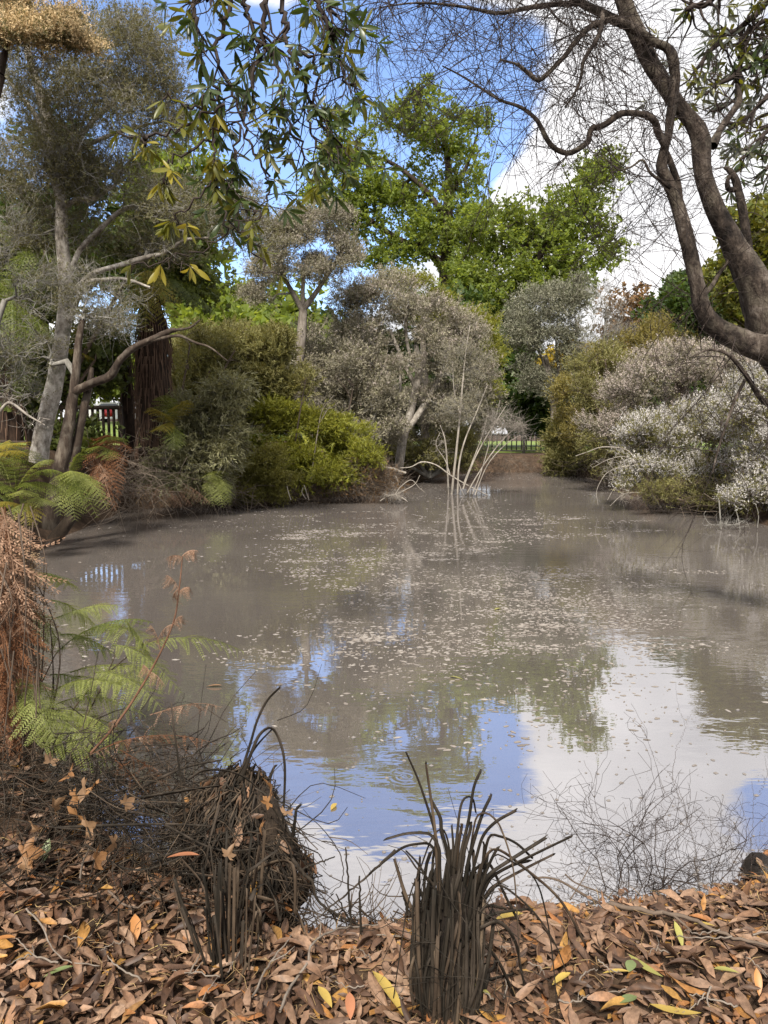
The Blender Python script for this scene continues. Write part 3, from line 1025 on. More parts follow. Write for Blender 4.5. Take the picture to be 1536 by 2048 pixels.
tree('thin_tree', 'slender rust-tinged tree against the bright sky right of the olive tree', 'tree', [(1268, 860, 6), (1266, 720, 5), (1264, 610, 3)], 42,
     [(1262, 600, 38, 32, 0, 1.5), (1250, 660, 42, 36, 0, 1.5), (1285, 650, 40, 40, 0, 1.5)], rustm, greytw, n=110, per=7, shapes=BROAD, L=.4, Wd=.36, scatter=.35, tip=.01, twigs=2, twig_len=.6)
GREENBG = 'green broadleaf tree in the belt of trees far behind the pond'
for k, (u, v, ru, rv, Y) in enumerate([(350, 400, 90, 120, 48), (285, 480, 110, 130, 46), (80, 420, 120, 150, 44), (545, 660, 75, 55, 40), (445, 640, 80, 60, 42), (640, 700, 80, 55, 62),
                                       (760, 730, 80, 60, 62), (1230, 760, 80, 50, 58), (1090, 800, 80, 55, 60), (-60, 620, 120, 120, 42), (1320, 780, 90, 60, 56), (1640, 640, 120, 120, 50), (860, 760, 80, 60, 64), (500, 770, 80, 50, 58), (610, 790, 80, 50, 60), (720, 800, 80, 50, 58), (820, 810, 80, 50, 56)]):
    light = k in (0, 3, 4)
    tree('broadleaf_tree', GREENBG, 'tree', [(u, 868, 14), (u + 5, lerp(868, v, .6), 11), (u, v, 5)], Y,
         [(u, v, ru, rv, 0, 3), (u - ru * .4, v + rv * .5, ru * .7, rv * .6, 0, 2.5), (u + ru * .5, v + rv * .4, ru * .6, rv * .6, 0, 2.5)],
         oakm if light else oakdark, barkd, n=120, per=9, shapes=BROAD, L=Y * .021, Wd=Y * .021, scatter=.65, tip=.02, seg=1.2, twigs=0, group='trees in the belt far behind the pond')

# ---------------------------------------------------------------- manuka and kanuka round the far end
tree('manuka_tree', 'flat-topped grey-brown tree with a bare forked trunk against the sky', 'tree',
     [(588, 815, 11), (596, 760, 10), (601, 700, 9), (604, 655, 9), (606, 620, 8)], 23,
     [(600, 452, 85, 38, 0, 1.3), (690, 500, 48, 42, 0, 1.2), (560, 500, 60, 45, 0, 1.2), (640, 540, 60, 34, 0, 1), (530, 545, 36, 36, 0, 1), (650, 430, 50, 26, 0, .9), (510, 590, 30, 26, 0, .8)],
     greym, barkg, n=540, per=18, sub=12, shapes=FINER, L=.22, Wd=.23, scatter=.13, tip=.006, seg=.35, twigs=5, twig_len=.26, twigm=greytw,
     limbs=[[(606, 622, 6), (585, 585, 5), (570, 555, 4), (555, 510, 3)], [(606, 620, 6.5), (632, 585, 5), (655, 550, 4), (680, 515, 2.5)], [(606, 615, 5), (606, 570, 4), (612, 520, 3)]], bloom=(pinkm, 7, .12, FLOWER, -.1))
tree('manuka_tree', 'wide grey flowering tree with two pale forked trunks at the water', 'tree',
     [(797, 948, 9), (801, 910, 9.5), (808, 870, 9), (822, 820, 8), (832, 775, 7.5), (838, 735, 6.5), (832, 690, 5)], 25,
     [(720, 640, 80, 60, 0, 1.6), (790, 580, 66, 44, 0, 1.5), (860, 640, 80, 60, 0, 1.6), (660, 700, 66, 55, 0, 1.4), (760, 720, 90, 55, 0, 1.5), (900, 720, 60, 60, 0, 1.3), (940, 660, 46, 46, 0, 1.2), (700, 590, 60, 36, 0, 1.2), (670, 790, 66, 46, 0, 1.2), (750, 800, 60, 46, .4, 1.2), (900, 800, 56, 56, .3, 1.2), (960, 760, 40, 60, .3, 1)],
     greym, barkp, n=1000, per=13, sub=12, shapes=FINER, L=.27, Wd=.28, scatter=.16, tip=.0055, seg=.4, twigs=5, twig_len=.3, twigm=greytw,
     limbs=[[(812, 862, 7), (836, 830, 6.5), (858, 795, 6), (882, 750, 5), (905, 700, 3)], [(832, 775, 5), (805, 720, 4), (780, 660, 3)], [(834, 745, 4), (815, 690, 3.5), (812, 630, 3), (822, 585, 2)],
            [(800, 900, 5), (795, 850, 4), (800, 790, 3.5), (800, 730, 2.5)]],
     bloom=(pinkm, 9, .15, FLOWER, -.2))
tree('manuka_tree', 'yellow-green topped tree rising behind the grey flowering tree', 'tree', [(850, 880, 9), (850, 780, 8), (845, 660, 5)], 28,
     [(815, 572, 48, 28, 0, 1), (960, 655, 50, 36, 0, 1), (980, 720, 36, 60, 0, 1), (900, 620, 60, 36, 0, 1)], limem, barkg, n=330, per=20, shapes=FINER, L=.26, Wd=.3, scatter=.16, tip=.006, twigs=1)
tree('manuka_sapling', 'thin pale multi-stemmed sapling standing in the water at the far end', 'tree',
     [(903, 990, 2.6), (908, 945, 2.4), (914, 890, 2.2), (920, 830, 1.9), (925, 770, 1.6), (932, 700, 1.1), (940, 650, .7)], 22,
     [(915, 730, 34, 60, 0, .7), (950, 720, 36, 60, 0, .7), (930, 820, 50, 50, 0, .7)], greym, deadm, n=190, per=6, shapes=FINER, L=.16, Wd=.2, scatter=.12, tip=.004, seg=.4, twigs=4, twig_len=.25, twigm=greytw,
     limbs=[[(897, 990, 1.8), (895, 940, 1.8), (890, 880, 1.4), (880, 850, .9)], [(915, 988, 2), (918, 930, 1.8), (930, 880, 1.6), (955, 820, 1.2), (975, 770, .8)], [(920, 830, 1.2), (908, 780, 1), (905, 720, .8)]], amp=.03)
tree('olive_tree', 'rounded silvery olive tree with thin dark stems beside the far railing', 'tree',
     [(1108, 868, 6), (1106, 800, 6), (1100, 750, 5), (1090, 710, 4)], 36,
     [(1100, 600, 58, 40, 0, 1.7), (1075, 655, 52, 40, 0, 1.6), (1140, 650, 44, 46, 0, 1.5), (1050, 690, 34, 34, 0, 1.3), (1130, 590, 50, 28, 0, 1.4), (1062, 745, 36, 40, 0, 1), (1150, 715, 40, 46, 0, 1), (1035, 650, 34, 46, 0, 1), (1120, 770, 50, 34, .5, 1), (1160, 600, 30, 40, 0, 1)],
     silverm, barkg, n=560, per=17, sub=12, shapes=FINE, L=.38, Wd=.38, scatter=.22, tip=.009, seg=.6, twigs=2, twig_len=.4,
     limbs=[[(1106, 790, 4), (1125, 740, 4), (1135, 690, 3)], [(1104, 770, 4), (1085, 720, 3), (1070, 680, 2.5)], [(1112, 810, 3), (1118, 750, 3), (1112, 690, 2)]])
tree('dead_tree', 'fine grey leafless tree right of the silvery olive tree', 'tree', [(1200, 868, 5), (1203, 780, 4), (1208, 700, 3), (1212, 620, 2)], 34,
     [(1212, 600, 34, 48, 0, 1), (1200, 680, 44, 50, 0, 1), (1235, 650, 34, 44, 0, 1)], greytw, greytw, n=260, per=0, scatter=.3, tip=.006, seg=.5, twigs=7, twig_len=.5, amp=.03)
def shrub(name, label, base, Y, lobes, lm, n, per, shapes, L, scat, stems=(), twigm=browntw, tip=.005, twigs=2, tl=.3, bloom=None, group=None, cat='shrub', up=.3, outw=.8, pw=1.6, r0=4, sag=0.0, seg=.55):
    u, v = base
    top = min(l[1] for l in lobes)
    lim = [[(u, v, r0 * .9), (lerp(u, l[0], .5) + 4, lerp(v, l[1], .5), r0 * .7), (l[0], l[1], r0 * .35)] for l in lobes[1:6]]
    l0 = lobes[0]
    return tree(name, label, cat, [(u, v, r0), (lerp(u, l0[0], .5), lerp(v, l0[1], .5), r0 * .8), (l0[0], l0[1], r0 * .4)], Y, lobes, lm, twigm, n=n, per=per, shapes=shapes, L=L, Wd=L,
                scatter=scat, limbs=list(stems) + lim, tip=tip, seg=seg, twigs=twigs, twig_len=tl, bloom=bloom, group=group, up=up, outw=outw, pw=pw, trunk_name='stem', crown_name='foliage', sag=sag, amp=.04)
shrub('green_shrub', 'bright green bushes on the lawn beyond the red and white car', (215, 800), 66, [(215, 745, 60, 44, 0, 2), (160, 770, 50, 40, 0, 2), (280, 750, 50, 50, 0, 2)], oakm, 120, 12, BROAD, .9, .6, twigs=0)
shrub('dark_shrub', 'dark green shrub just behind the far railing', (1040, 862), 42, [(1040, 820, 60, 34, 0, 1.5), (990, 800, 40, 40, 0, 1.5), (1090, 800, 46, 40, 0, 1.4)], oakdark, 150, 16, BROAD, .5, .35, twigs=0)
shrub('olive_shrub', 'olive-green drooping shrub at the right end of the far railing', (1125, 940), 32, [(1125, 880, 34, 40, 0, 1.0), (1120, 925, 28, 24, -.3, .8), (1150, 850, 34, 34, 0, 1), (1140, 900, 30, 36, 0, .9)],
      olivem, 240, 17, FEATHER, .38, .2, up=-.1, twigs=1)
shrub('brown_shrub', 'brown-olive shrub between the far railing and the white flowering shrub', (1235, 955), 26, [(1230, 800, 66, 60, 0, 1.5), (1190, 880, 52, 50, 0, 1.2), (1265, 880, 60, 60, 0, 1.4), (1240, 930, 56, 30, 0, 1.0), (1180, 780, 44, 44, 1, 1.2), (1210, 720, 60, 44, 1, 1.2)],
      olivem, 520, 16, FINE, .30, .17, twigs=2, bloom=(pinkm, 4, .12, FLOWER, .2))
shrub('dark_shrub', 'dark undergrowth behind the forked pale trunks', (870, 950), 29, [(870, 860, 70, 60, 0, 1.2), (760, 850, 60, 50, 0, 1.2), (930, 880, 56, 50, 0, 1.2), (970, 810, 50, 60, 0, 1.2), (830, 800, 60, 40, 0, 1)],
      greym, 400, 14, FINE, .34, .2, twigs=3, twigm=greytw)

shrub('grey_shrub', 'grey-brown feathery thicket between the lime bush and the forked pale trunks', (690, 960), 23.5, [(690, 800, 70, 60, 0, 1.2), (630, 770, 60, 50, 0, 1.2), (750, 860, 60, 56, 0, 1.2), (600, 700, 50, 50, 0, 1.2), (700, 720, 60, 46, 0, 1.2), (770, 780, 50, 50, 0, 1)],
      greym, 460, 14, FINER, .27, .18, twigs=4, twigm=greytw, bloom=(pinkm, 4, .14, FLOWER, .1), seg=.5)
shrub('grey_shrub', 'low grey-olive scrub at the waterline behind the forked pale trunks', (860, 955), 27, [(860, 905, 60, 40, 0, 1), (800, 890, 50, 46, 0, 1), (920, 915, 50, 34, 0, 1), (760, 905, 50, 36, 0, 1), (930, 885, 34, 46, 0, 1)],
      olivem, 380, 14, FINE, .28, .18, twigs=4, twigm=greytw)
shrub('olive_shrub', 'sunlit olive-grey thicket above the grey drooping bush', (430, 960), 21, [(430, 770, 70, 56, 0, 1.1), (500, 730, 56, 60, 0, 1.1), (375, 770, 56, 56, 0, 1), (480, 830, 66, 46, 0, 1), (540, 800, 46, 46, 0, 1), (440, 690, 60, 44, 0, 1)],
      olivem, 460, 15, FEATHER, .29, .17, twigs=3, twigm=greytw, up=.3)
shrub('olive_shrub', 'gold-tinged olive scrub rising behind the brown shrub at right', (1230, 960), 31, [(1230, 740, 66, 56, 0, 1.3), (1170, 800, 56, 60, 0, 1.3), (1290, 700, 60, 50, 0, 1.3), (1150, 850, 40, 40, 0, 1), (1330, 680, 60, 44, 0, 1.3)],
      leaf_mat('gold_olive_leaf', [(.13, .115, .035), (.19, .165, .05), (.24, .20, .08)], .35, .6, .2, 1.2, .35), 420, 14, FINE, .36, .2, twigs=3, twigm=greytw)

# white flowering shrubs on the right
shrub('flowering_shrub', 'tall pinkish-grey flowering shrub behind the white one', (1330, 985), 22, [(1330, 750, 84, 56, 0, 1.4), (1400, 730, 76, 50, 0, 1.3), (1260, 790, 66, 54, 0, 1.2), (1350, 830, 90, 50, 0, 1.2), (1480, 740, 76, 60, 0, 1.2), (1210, 850, 46, 50, 0, 1)],
      greym, 460, 14, FINER, .22, .16, twigs=4, twigm=greytw, bloom=(pinkm, 15, .21, SPIKE, -.3))
shrub('flowering_shrub', 'broad white flowering shrub overhanging the water', (1370, 1012), 17.5, [(1370, 860, 84, 60, 0, 1.1), (1290, 880, 60, 56, 0, .9), (1450, 830, 76, 70, 0, 1.1), (1350, 945, 84, 50, -.2, .9), (1440, 940, 76, 60, -.2, .9), (1280, 950, 56, 40, -.3, .8)],
      olivem, 560, 15, FINER, .19, .12, twigs=4, twigm=greytw, bloom=(whitem, 17, .20, SPIKE, -.15), sag=.1)
shrub('flowering_shrub', 'bright white flowering shrub cut by the right edge of the view', (1540, 1035), 15, [(1530, 800, 60, 70, 0, .9), (1520, 900, 50, 60, 0, .8), (1560, 960, 60, 60, -.3, .8), (1480, 830, 44, 40, 0, .7), (1500, 985, 50, 36, -.3, .6)],
      olivem, 400, 14, FINER, .18, .11, twigs=4, twigm=greytw, bloom=(whitem, 21, .185, SPIKE, -.4))
shrub('bank_shrub', 'low dark tangle of shrub under the white flowers at the waterline', (1440, 1025), 16.2, [(1400, 990, 90, 26, 0, .7), (1500, 1010, 70, 26, 0, .7), (1310, 985, 50, 22, 0, .6)],
      olivem, 200, 10, FINE, .17, .12, twigs=6, twigm=browntw)

# left bank shrubs
shrub('feathery_shrub', 'feathery olive-green bush beside the grey forked tree', (540, 840), 20.5, [(540, 700, 46, 52, 0, 1), (520, 760, 50, 40, 0, 1), (575, 770, 40, 40, 0, .9)], olivem, 300, 17, FEATHER, .29, .15, up=.6, twigs=1)
shrub('grey_shrub', 'grey-green drooping bush overhanging the left bank', (400, 985), 16.3, [(400, 840, 70, 60, 0, 1.0), (360, 900, 60, 50, -.2, .8), (450, 880, 56, 56, -.1, .9), (340, 950, 50, 36, -.3, .6), (420, 950, 60, 36, -.3, .7), (450, 790, 50, 36, 0, .8)],
      leaf_mat('grey_green_leaf', [(.125, .128, .055), (.185, .18, .095), (.24, .23, .14)], .25, .6, .3, 1.5, .35), 600, 17, FEATHER, .23, .12, up=-.35, twigs=3, twigm=greytw, sag=.15)
shrub('lime_shrub', 'bright lime-green bush of flat layered sprays above the bank', (620, 960), 20, [(630, 845, 84, 36, -.5, .9), (560, 880, 50, 42, -.5, .8), (690, 875, 56, 36, -.6, .8), (728, 915, 40, 36, -1.0, .6), (590, 935, 46, 40, -.9, .6), (660, 945, 56, 30, -1.2, .6), (545, 825, 44, 26, -.3, .8), (650, 900, 60, 30, -.7, .6)],
      limem, 600, 15, FEATHER, .23, .11, up=.1, twigs=1)
shrub('olive_shrub', 'small yellowish olive bush leaning over the water by the lime bush', (505, 1000), 18, [(505, 960, 50, 46, 0, .6), (535, 930, 40, 36, 0, .6), (490, 992, 44, 20, -.3, .4), (560, 975, 34, 26, -.1, .5)], leaf_mat('mustard_leaf', [(.10, .10, .02), (.14, .13, .028), (.09, .085, .02)], .3), 260, 26, FINE, .18, .1, twigs=1)
shrub('dead_shrub', 'dead brown brush heaped at the waterline below the lime bush', (690, 990), 19.3, [(690, 965, 60, 26, 0, .6), (640, 972, 40, 20, 0, .5), (745, 955, 44, 32, 0, .6), (775, 968, 40, 22, 0, .6), (730, 925, 30, 26, 0, .5)],
      rustm, 420, 5, FINE, .15, .14, twigs=9, twigm=bark_mat('dry_twig', [(0, (.085, .065, .05)), (1, (.22, .18, .145))], 10, .2), tl=.42, up=-.1)
shrub('bank_shrub', 'dark olive undergrowth between the tree ferns and the grey bush', (330, 930), 18.5, [(330, 840, 46, 60, 0, .8), (420, 740, 70, 50, .8, 1), (380, 690, 60, 50, 1.5, 1), (470, 700, 50, 60, 1.5, 1)], olivem, 320, 15, FINE, .27, .16, twigs=2, twigm=browntw)

# ---------------------------------------------------------------- the pale-trunked tree and its neighbours on the left bank
lichenbark = bark_mat('lichen_bark', [(0, (.08, .068, .055)), (.3, (.21, .185, .155)), (.65, (.37, .34, .30)), (1, (.52, .495, .45))], 11, .6, stretch=(1, 1, .6), moss=(.12, .115, .085))
kanl = leaf_mat('kanuka_dark_leaf', [(.08, .08, .035), (.125, .12, .065), (.18, .165, .11), (.09, .095, .035)], .3, .6, .2, 1.0, .35)
tree('pale_trunk_tree', 'tall tree with a pale lichen-spotted trunk and a wiry grey crown, upper left', 'tree',
     [(76, 925, 20), (90, 850, 17), (108, 770, 16), (122, 690, 15), (131, 610, 14), (130, 540, 13.5), (122, 470, 12.5), (122, 400, 11.5), (105, 320, 10), (95, 240, 9.5), (60, 120, 6.5), (40, 20, 4)], 13,
     [(110, 260, 110, 80, 0, 1.6), (270, 150, 90, 70, .3, 1.4), (230, 60, 110, 60, 0, 1.4), (60, 120, 90, 90, 0, 1.5), (200, 340, 110, 70, 0, 1.4), (340, 400, 90, 60, 0, 1.1),
      (440, 430, 80, 60, 0, 1.0), (30, 350, 70, 100, 0, 1.4), (330, 250, 60, 60, .2, 1.0), (300, 100, 50, 50, .2, 1.0), (320, 500, 70, 40, .2, .8), (130, 450, 120, 60, .6, 1.0), (480, 400, 50, 40, 0, .8), (500, 470, 50, 36, 0, .8), (250, 225, 90, 60, .2, 1.2), (170, 170, 90, 60, .2, 1.2), (330, 180, 40, 50, .2, .8), (150, 340, 80, 60, .2, 1.2)],
     kanl, lichenbark, n=2900, sub=20, per=8, shapes=FINER, L=.14, Wd=.14, scatter=.17, tip=.0042, seg=.22, jit=.5, twigs=3, twig_len=.28, twigm=greytw, amp=.10,
     limbs=[[(136, 560, 5.9), (160, 500, 5.3), (200, 458, 5.0), (245, 420, 4.3), (300, 405, 3.3)], [(140, 590, 6.6, -.1), (165, 565, 5.6, -.2), (190, 545, 5.3, -.2), (240, 530, 4.6, -.2), (290, 515, 4.6, -.2), (330, 505, 4.0, -.2), (370, 480, 3.3, -.2), (430, 475, 2.3, -.2)],
            [(138, 640, 5.9, -.1), (170, 570, 5.3, -.2), (205, 560, 4.0, -.2), (250, 558, 3.3, -.2), (300, 575, 2.3, -.2)],
            [(122, 420, 5.9), (150, 400, 5.3), (190, 395, 4.6), (230, 370, 3.3)], [(118, 380, 5.9), (135, 320, 5.3), (170, 260, 4.6), (220, 210, 4.0), (270, 170, 2.6)], [(100, 290, 5.9), (70, 230, 4.6), (40, 190, 4.0), (10, 150, 2.6)],
            [(118, 340, 5.3), (160, 300, 4.6), (220, 270, 3.3), (290, 250, 2.6), (340, 240, 2.0)]])
dt = bark_mat('brown_flaky_bark', [(0, (.014, .010, .008)), (.6, (.05, .036, .027)), (1, (.14, .115, .09))], 12, .7, moss=(.09, .075, .06))
tree('leaning_tree', 'dark flaky trunk leaning from the left waterline in front of the pale tree', 'tree',
     [(95, 1055, 24), (104, 1010, 18), (118, 950, 15), (132, 880, 12.5), (142, 820, 11), (152, 740, 9), (158, 680, 7), (165, 640, 5)], 11.6,
     [(150, 610, 60, 36, .3, .6), (60, 690, 70, 60, .3, .8), (220, 640, 50, 36, .2, .5)], kanl, dt, n=170, per=4, shapes=FINER, L=.12, Wd=.14, scatter=.09, tip=.004, seg=.2, jit=.45, twigs=4, twig_len=.2, twigm=greytw, amp=.12,
     limbs=[[(125, 985, 10, .05), (150, 900, 9, .1), (165, 830, 8, .1), (178, 770, 7, .1), (184, 735, 4, .1)],
            [(145, 785, 9), (180, 768, 8, -.1), (220, 752, 8, -.2), (240, 720, 7.5, -.25), (268, 695, 7, -.3), (300, 680, 6, -.3), (340, 662, 5, -.3), (352, 660, 4, -.3)],
            [(300, 682, 4, -.3), (330, 675, 3.5, -.3), (360, 672, 3, -.3), (390, 685, 2.4, -.35), (420, 695, 2, -.4), (455, 722, 1.2, -.4)], [(352, 660, 3, -.3), (380, 655, 2.2, -.3), (400, 640, 1.5, -.3)]])
tree('stub_log', 'dark cut log slanting into the water under the left ferns', 'log', [(105, 1082, 13), (122, 1062, 13), (138, 1042, 12), (148, 1030, 11)], 11.0, [(120, 1050, 4, 4, 0, .05)], kanl, barkd, n=3, per=0, twigs=0, tip=.01, amp=.05)
tree('dead_sapling', 'bleached leafless branch reaching in from the left edge before the pale trunk', 'branch',
     [(-60, 900, 4), (-20, 850, 3.2), (8, 812, 2.8), (22, 806, 2.6), (45, 822, 2.4), (58, 832, 2), (90, 850, 1.2)], 10.5, [(70, 835, 36, 22, 0, .3), (20, 800, 30, 20, 0, .3)], kanl, deadm, n=26, per=0, twigs=3, twig_len=.12, tip=.003, seg=.12, jit=.4, amp=.1)
tree('bare_tree', 'wiry grey leafless branches filling the left edge at mid height', 'tree', [(-60, 880, 12), (-30, 760, 10), (-10, 660, 7), (10, 600, 5)], 12,
     [(50, 600, 60, 60, 0, .7), (30, 690, 50, 50, 0, .6), (90, 560, 70, 50, 0, .6), (200, 640, 60, 50, .2, .5), (40, 780, 60, 60, 0, .6), (10, 480, 60, 60, 0, .6), (180, 560, 60, 40, .3, .5), (240, 590, 60, 40, .3, .6)], kanl, greytw, n=420, per=3, shapes=FINER, L=.12, Wd=.12, scatter=.14, tip=.004, seg=.18, jit=.5, twigs=4, twig_len=.3, amp=.06)
tree('flowering_tree', 'tree with cream-brown flower plumes in the top left corner', 'tree', [(-90, 900, 26), (-70, 600, 22), (-40, 300, 16), (0, 150, 10)], 11,
     [(40, 55, 80, 46, 0, .8), (130, 75, 50, 30, 0, .6), (10, 10, 60, 36, 0, .7), (175, 100, 20, 12, 0, .25), (110, 40, 40, 26, 0, .5)], kanl, barkd, n=330, per=9, shapes=FINE, L=.15, Wd=.15, scatter=.09, tip=.005, seg=.25, twigs=1, twig_len=.2,
     bloom=(creamm, 20, .16, PLUME, -.6))
shrub('understorey_shrub', 'dark leafy understorey behind the pale trunk', (60, 890), 15.5, [(60, 760, 90, 90, 0, 1), (10, 620, 90, 90, .4, 1.2), (190, 720, 40, 80, .6, .8), (150, 880, 60, 30, 0, .6), (90, 500, 100, 70, .5, 1.2), (300, 470, 110, 60, 1.2, 1.2), (380, 560, 60, 40, 1.4, 1)],
      leaf_mat('understorey_leaf', [(.05, .07, .018), (.08, .105, .026), (.12, .14, .04), (.065, .085, .022)], .35), 600, 10, BROAD, .24, .2, twigs=2, r0=7)

# ---------------------------------------------------------------- ferns
PIN_FAR = [pinna_shape(7, .105, .12), pinna_shape(7, .105, .22)]
PIN_NEAR = [pinna_shape(12, .12, .10, lw=.55), pinna_shape(12, .12, .25, lw=.55)]
PIN_SKIRT = [pinna_shape(11, .10, .35, lw=.55), pinna_shape(11, .09, .6, lw=.55)]
PIN_DEAD = [pinna_shape(8, .12, .45), pinna_shape(8, .10, .7)]
ferng = leaf_mat('fern_green', [(0.077, 0.104, 0.018), (0.113, 0.140, 0.025), (0.149, 0.171, 0.036)], .4, .5, .3, 2.5, .25)
fernb = leaf_mat('bracken_green', [(.14, .165, .045), (.19, .215, .06), (.25, .27, .09), (.16, .18, .045)], .4, .5, .3, 3.0, .3)
fernd = leaf_mat('fern_dark', [(.06, .08, .018), (.09, .115, .025), (.12, .145, .035)], .35, .5, .3, 2.5, .25)
ferny = leaf_mat('fern_yellow', [(.19, .17, .03), (.27, .22, .04), (.15, .15, .03)], .4, .5, .3, 2.5, .25)
fernr = leaf_mat('fern_rust', [(.15, .068, .032), (.21, .10, .048), (.10, .048, .026)], .3, .7, .2, 3.0, .3, (1.6, 1.1, .8))
fernbr = leaf_mat('fern_brown', [(.14, .080, .050), (.23, .142, .092), (.33, .215, .148), (.095, .056, .036)], .2, .8, .15, 4.0, .35, (1.4, 1.1, .8))
fernst = leaf_mat('fern_straw', [(.24, .17, .10), (.30, .22, .14), (.17, .11, .06)], .25, .8, .15, 4.0, .3, (1.3, 1.1, .9))
def frond(parent, mat, p0, p3, arch, npair=16, wid=.3, pin=PIN_FAR, droop=.25, stem=.12, rr=.006, side=None, lay=0.0, name='frond', ragged=0.0):
    """One fern frond from p0 to p3, lifted by arch; pinna pairs stand out to both sides."""
    p0, p3 = np.asarray(p0, float), np.asarray(p3, float)
    L = np.linalg.norm(p3 - p0)
    up = np.array([0, 0, 1.0])
    C = bez(p0, p0 + (p3 - p0) * .3 + up * arch * L + rng.normal(size=3) * .03 * L, p0 + (p3 - p0) * .72 + up * arch * .9 * L + rng.normal(size=3) * .03 * L, p3, 24)
    g = Geo()
    g.tubes([(C, np.linspace(rr, rr * .25, 24))], 4)
    s = np.linspace(stem, .985, npair)
    idx = s * 23
    i0 = np.clip(idx.astype(int), 0, 22)
    f = (idx - i0)[:, None]
    pos = C[i0] * (1 - f) + C[i0 + 1] * f
    T = nrm(C[i0 + 1] - C[i0])
    sd = np.cross(T, up) if side is None else np.broadcast_to(np.asarray(side, float), T.shape)
    sd = nrm(sd + 1e-6)
    no = nrm(np.cross(sd, T))
    ln = wid * np.sin(math.pi * np.clip((s - stem) / (1 - stem) * .80 + .17, 0, 1)) ** .8
    for k, sg in enumerate((-1, 1)):
        d = sd * sg + T * .45 - np.array([0, 0, 1.0]) * droop + no * lay + rng.normal(size=T.shape) * (.07 + ragged)
        keep = rng.random(npair) > ragged * .8
        for j, sh in enumerate(pin):
            m = ((np.arange(npair) % len(pin)) == j) & keep
            g.leaves(sh, pos[m], d[m], no[m] + rng.normal(size=no[m].shape) * (.15 + ragged), ln[m] * (.85 + .3 * rng.random(m.sum())), ln[m] * 1.0)
    return build(name, g, mat, parent)
def fern(label, base, tips, mats, name='fern', cat='fern', arch=.25, group=None, **kw):
    """tips: [(u, v, Y)] of the frond ends."""
    t = thing(name, label, cat, base, group)
    for k, q in enumerate(tips):
        frond(t, mats[k % len(mats)], np.asarray(base, float) + rng.normal(size=3) * .03, at(*q[:3]), arch * (.8 + .4 * rng.random()) if len(q) < 4 else q[3], **kw)
    return t
def ray_tips(u, v, Y, ru, rv, n, dY=.4, a0=0, a1=360):
    a = np.radians(np.linspace(a0, a1, n, endpoint=(a1 - a0) < 359)) + rng.normal(size=n) * .12
    k = .85 + .3 * rng.random(n)
    return [(u + ru * math.cos(q) * kk, v - rv * math.sin(q) * kk, Y + dY * math.sin(q * 2.3 + i)) for i, (q, kk) in enumerate(zip(a, k))]

def tree_fern(label, trunk, Y, crown, tips, mats, skirt=30, shag=160, twid=.5, dark=False):
    tp, trr = pxline(trunk, Y, 22)
    t = thing('tree_fern', label, 'tree fern', tp[0])
    g = gnarl(tp, trr, 14, .12, 5)
    build('trunk', g, bark_mat('fern_trunk', [(0, (.012, .008, .006)), (1, (.05, .03, .02))], 20, .8, stretch=(1, 1, .2)), t)
    if shag:
        gs = Geo()
        pl = []
        for i in range(shag):
            a = rng.random() * 6.283
            k = rng.integers(2, 20)
            r = trr[k] * (1.0 + .12 * rng.random())
            o = np.array([math.cos(a), math.sin(a), 0])
            p = tp[k] + o * r
            l = (.5 + 1.0 * rng.random()) * twid
            pl.append((np.stack([p, p + o * .05 - np.array([0, 0, l * .4]), p + o * (.03 + .06 * rng.random()) + rng.normal(size=3) * .04 - np.array([0, 0, l])]), (.010, .009, .004)))
        gs.tubes(pl, 4)
        sh = build('dead_stalks', gs, bark_mat('dead_stalk', [(0, (.055, .032, .022)), (1, (.15, .095, .065))], 10, .2), t, kind='stuff')
    c = at(*crown, Y)
    for k, q in enumerate(tips):
        frond(t, mats[k % len(mats)], c + rng.normal(size=3) * .06, at(*q[:3]), .22 + .15 * rng.random(), npair=24, wid=twid, pin=PIN_FAR, droop=.25, rr=.012)
    return t
tree_fern('tree fern with a thick red-brown shaggy trunk left of the grey bush', [(318, 900, 38), (314, 850, 34), (308, 780, 30), (305, 720, 29), (306, 660, 27), (302, 610, 20), (300, 575, 12)], 16.4, (300, 572),
          [(215, 650, 15.6), (250, 690, 15.2), (338, 660, 15.0), (395, 620, 15.8), (420, 590, 16.4), (445, 560, 17.0), (360, 570, 18.2), (180, 600, 16.6), (220, 545, 17.4), (300, 545, 18.6), (290, 660, 14.6), (440, 640, 16.2), (190, 690, 16.5), (400, 530, 17.6)],
          [ferng, ferng, ferny, fernd], twid=.52, shag=420)
tree_fern('slender black-trunked tree fern beside the thick shaggy one', [(262, 900, 16), (258, 850, 12), (255, 780, 11), (252, 720, 10), (250, 670, 10)], 17.2, (250, 660),
          [(190, 720, 16.6), (170, 670, 17.0), (215, 625, 18.0), (290, 640, 18.0), (305, 700, 16.8), (230, 750, 16.4), (270, 735, 16.2), (160, 640, 17.6)], [fernd, ferng], twid=.42, shag=50)
tree_fern('tree fern half hidden at the left edge behind the pale trunk', [(20, 880, 26), (22, 780, 20), (28, 700, 18), (30, 640, 16)], 14.6, (30, 620),
          [(-60, 700, 14), (-20, 760, 13.6), (60, 720, 13.6), (110, 690, 14), (95, 610, 14.6), (60, 500, 15.2), (-40, 560, 15), (140, 640, 14.8), (20, 730, 13.2), (120, 560, 15)], [ferng, fernd, ferng], twid=.5, shag=60)
fern('yellow-green fern fronds hanging before the crown of the pale tree', at(40, 500, 13.6), [(55, 445, 13.4, .1), (25, 420, 13.6, .1), (110, 500, 13.3, .3), (90, 530, 13.3, .3)], [ferny, ferng], npair=20, wid=.3, rr=.008)
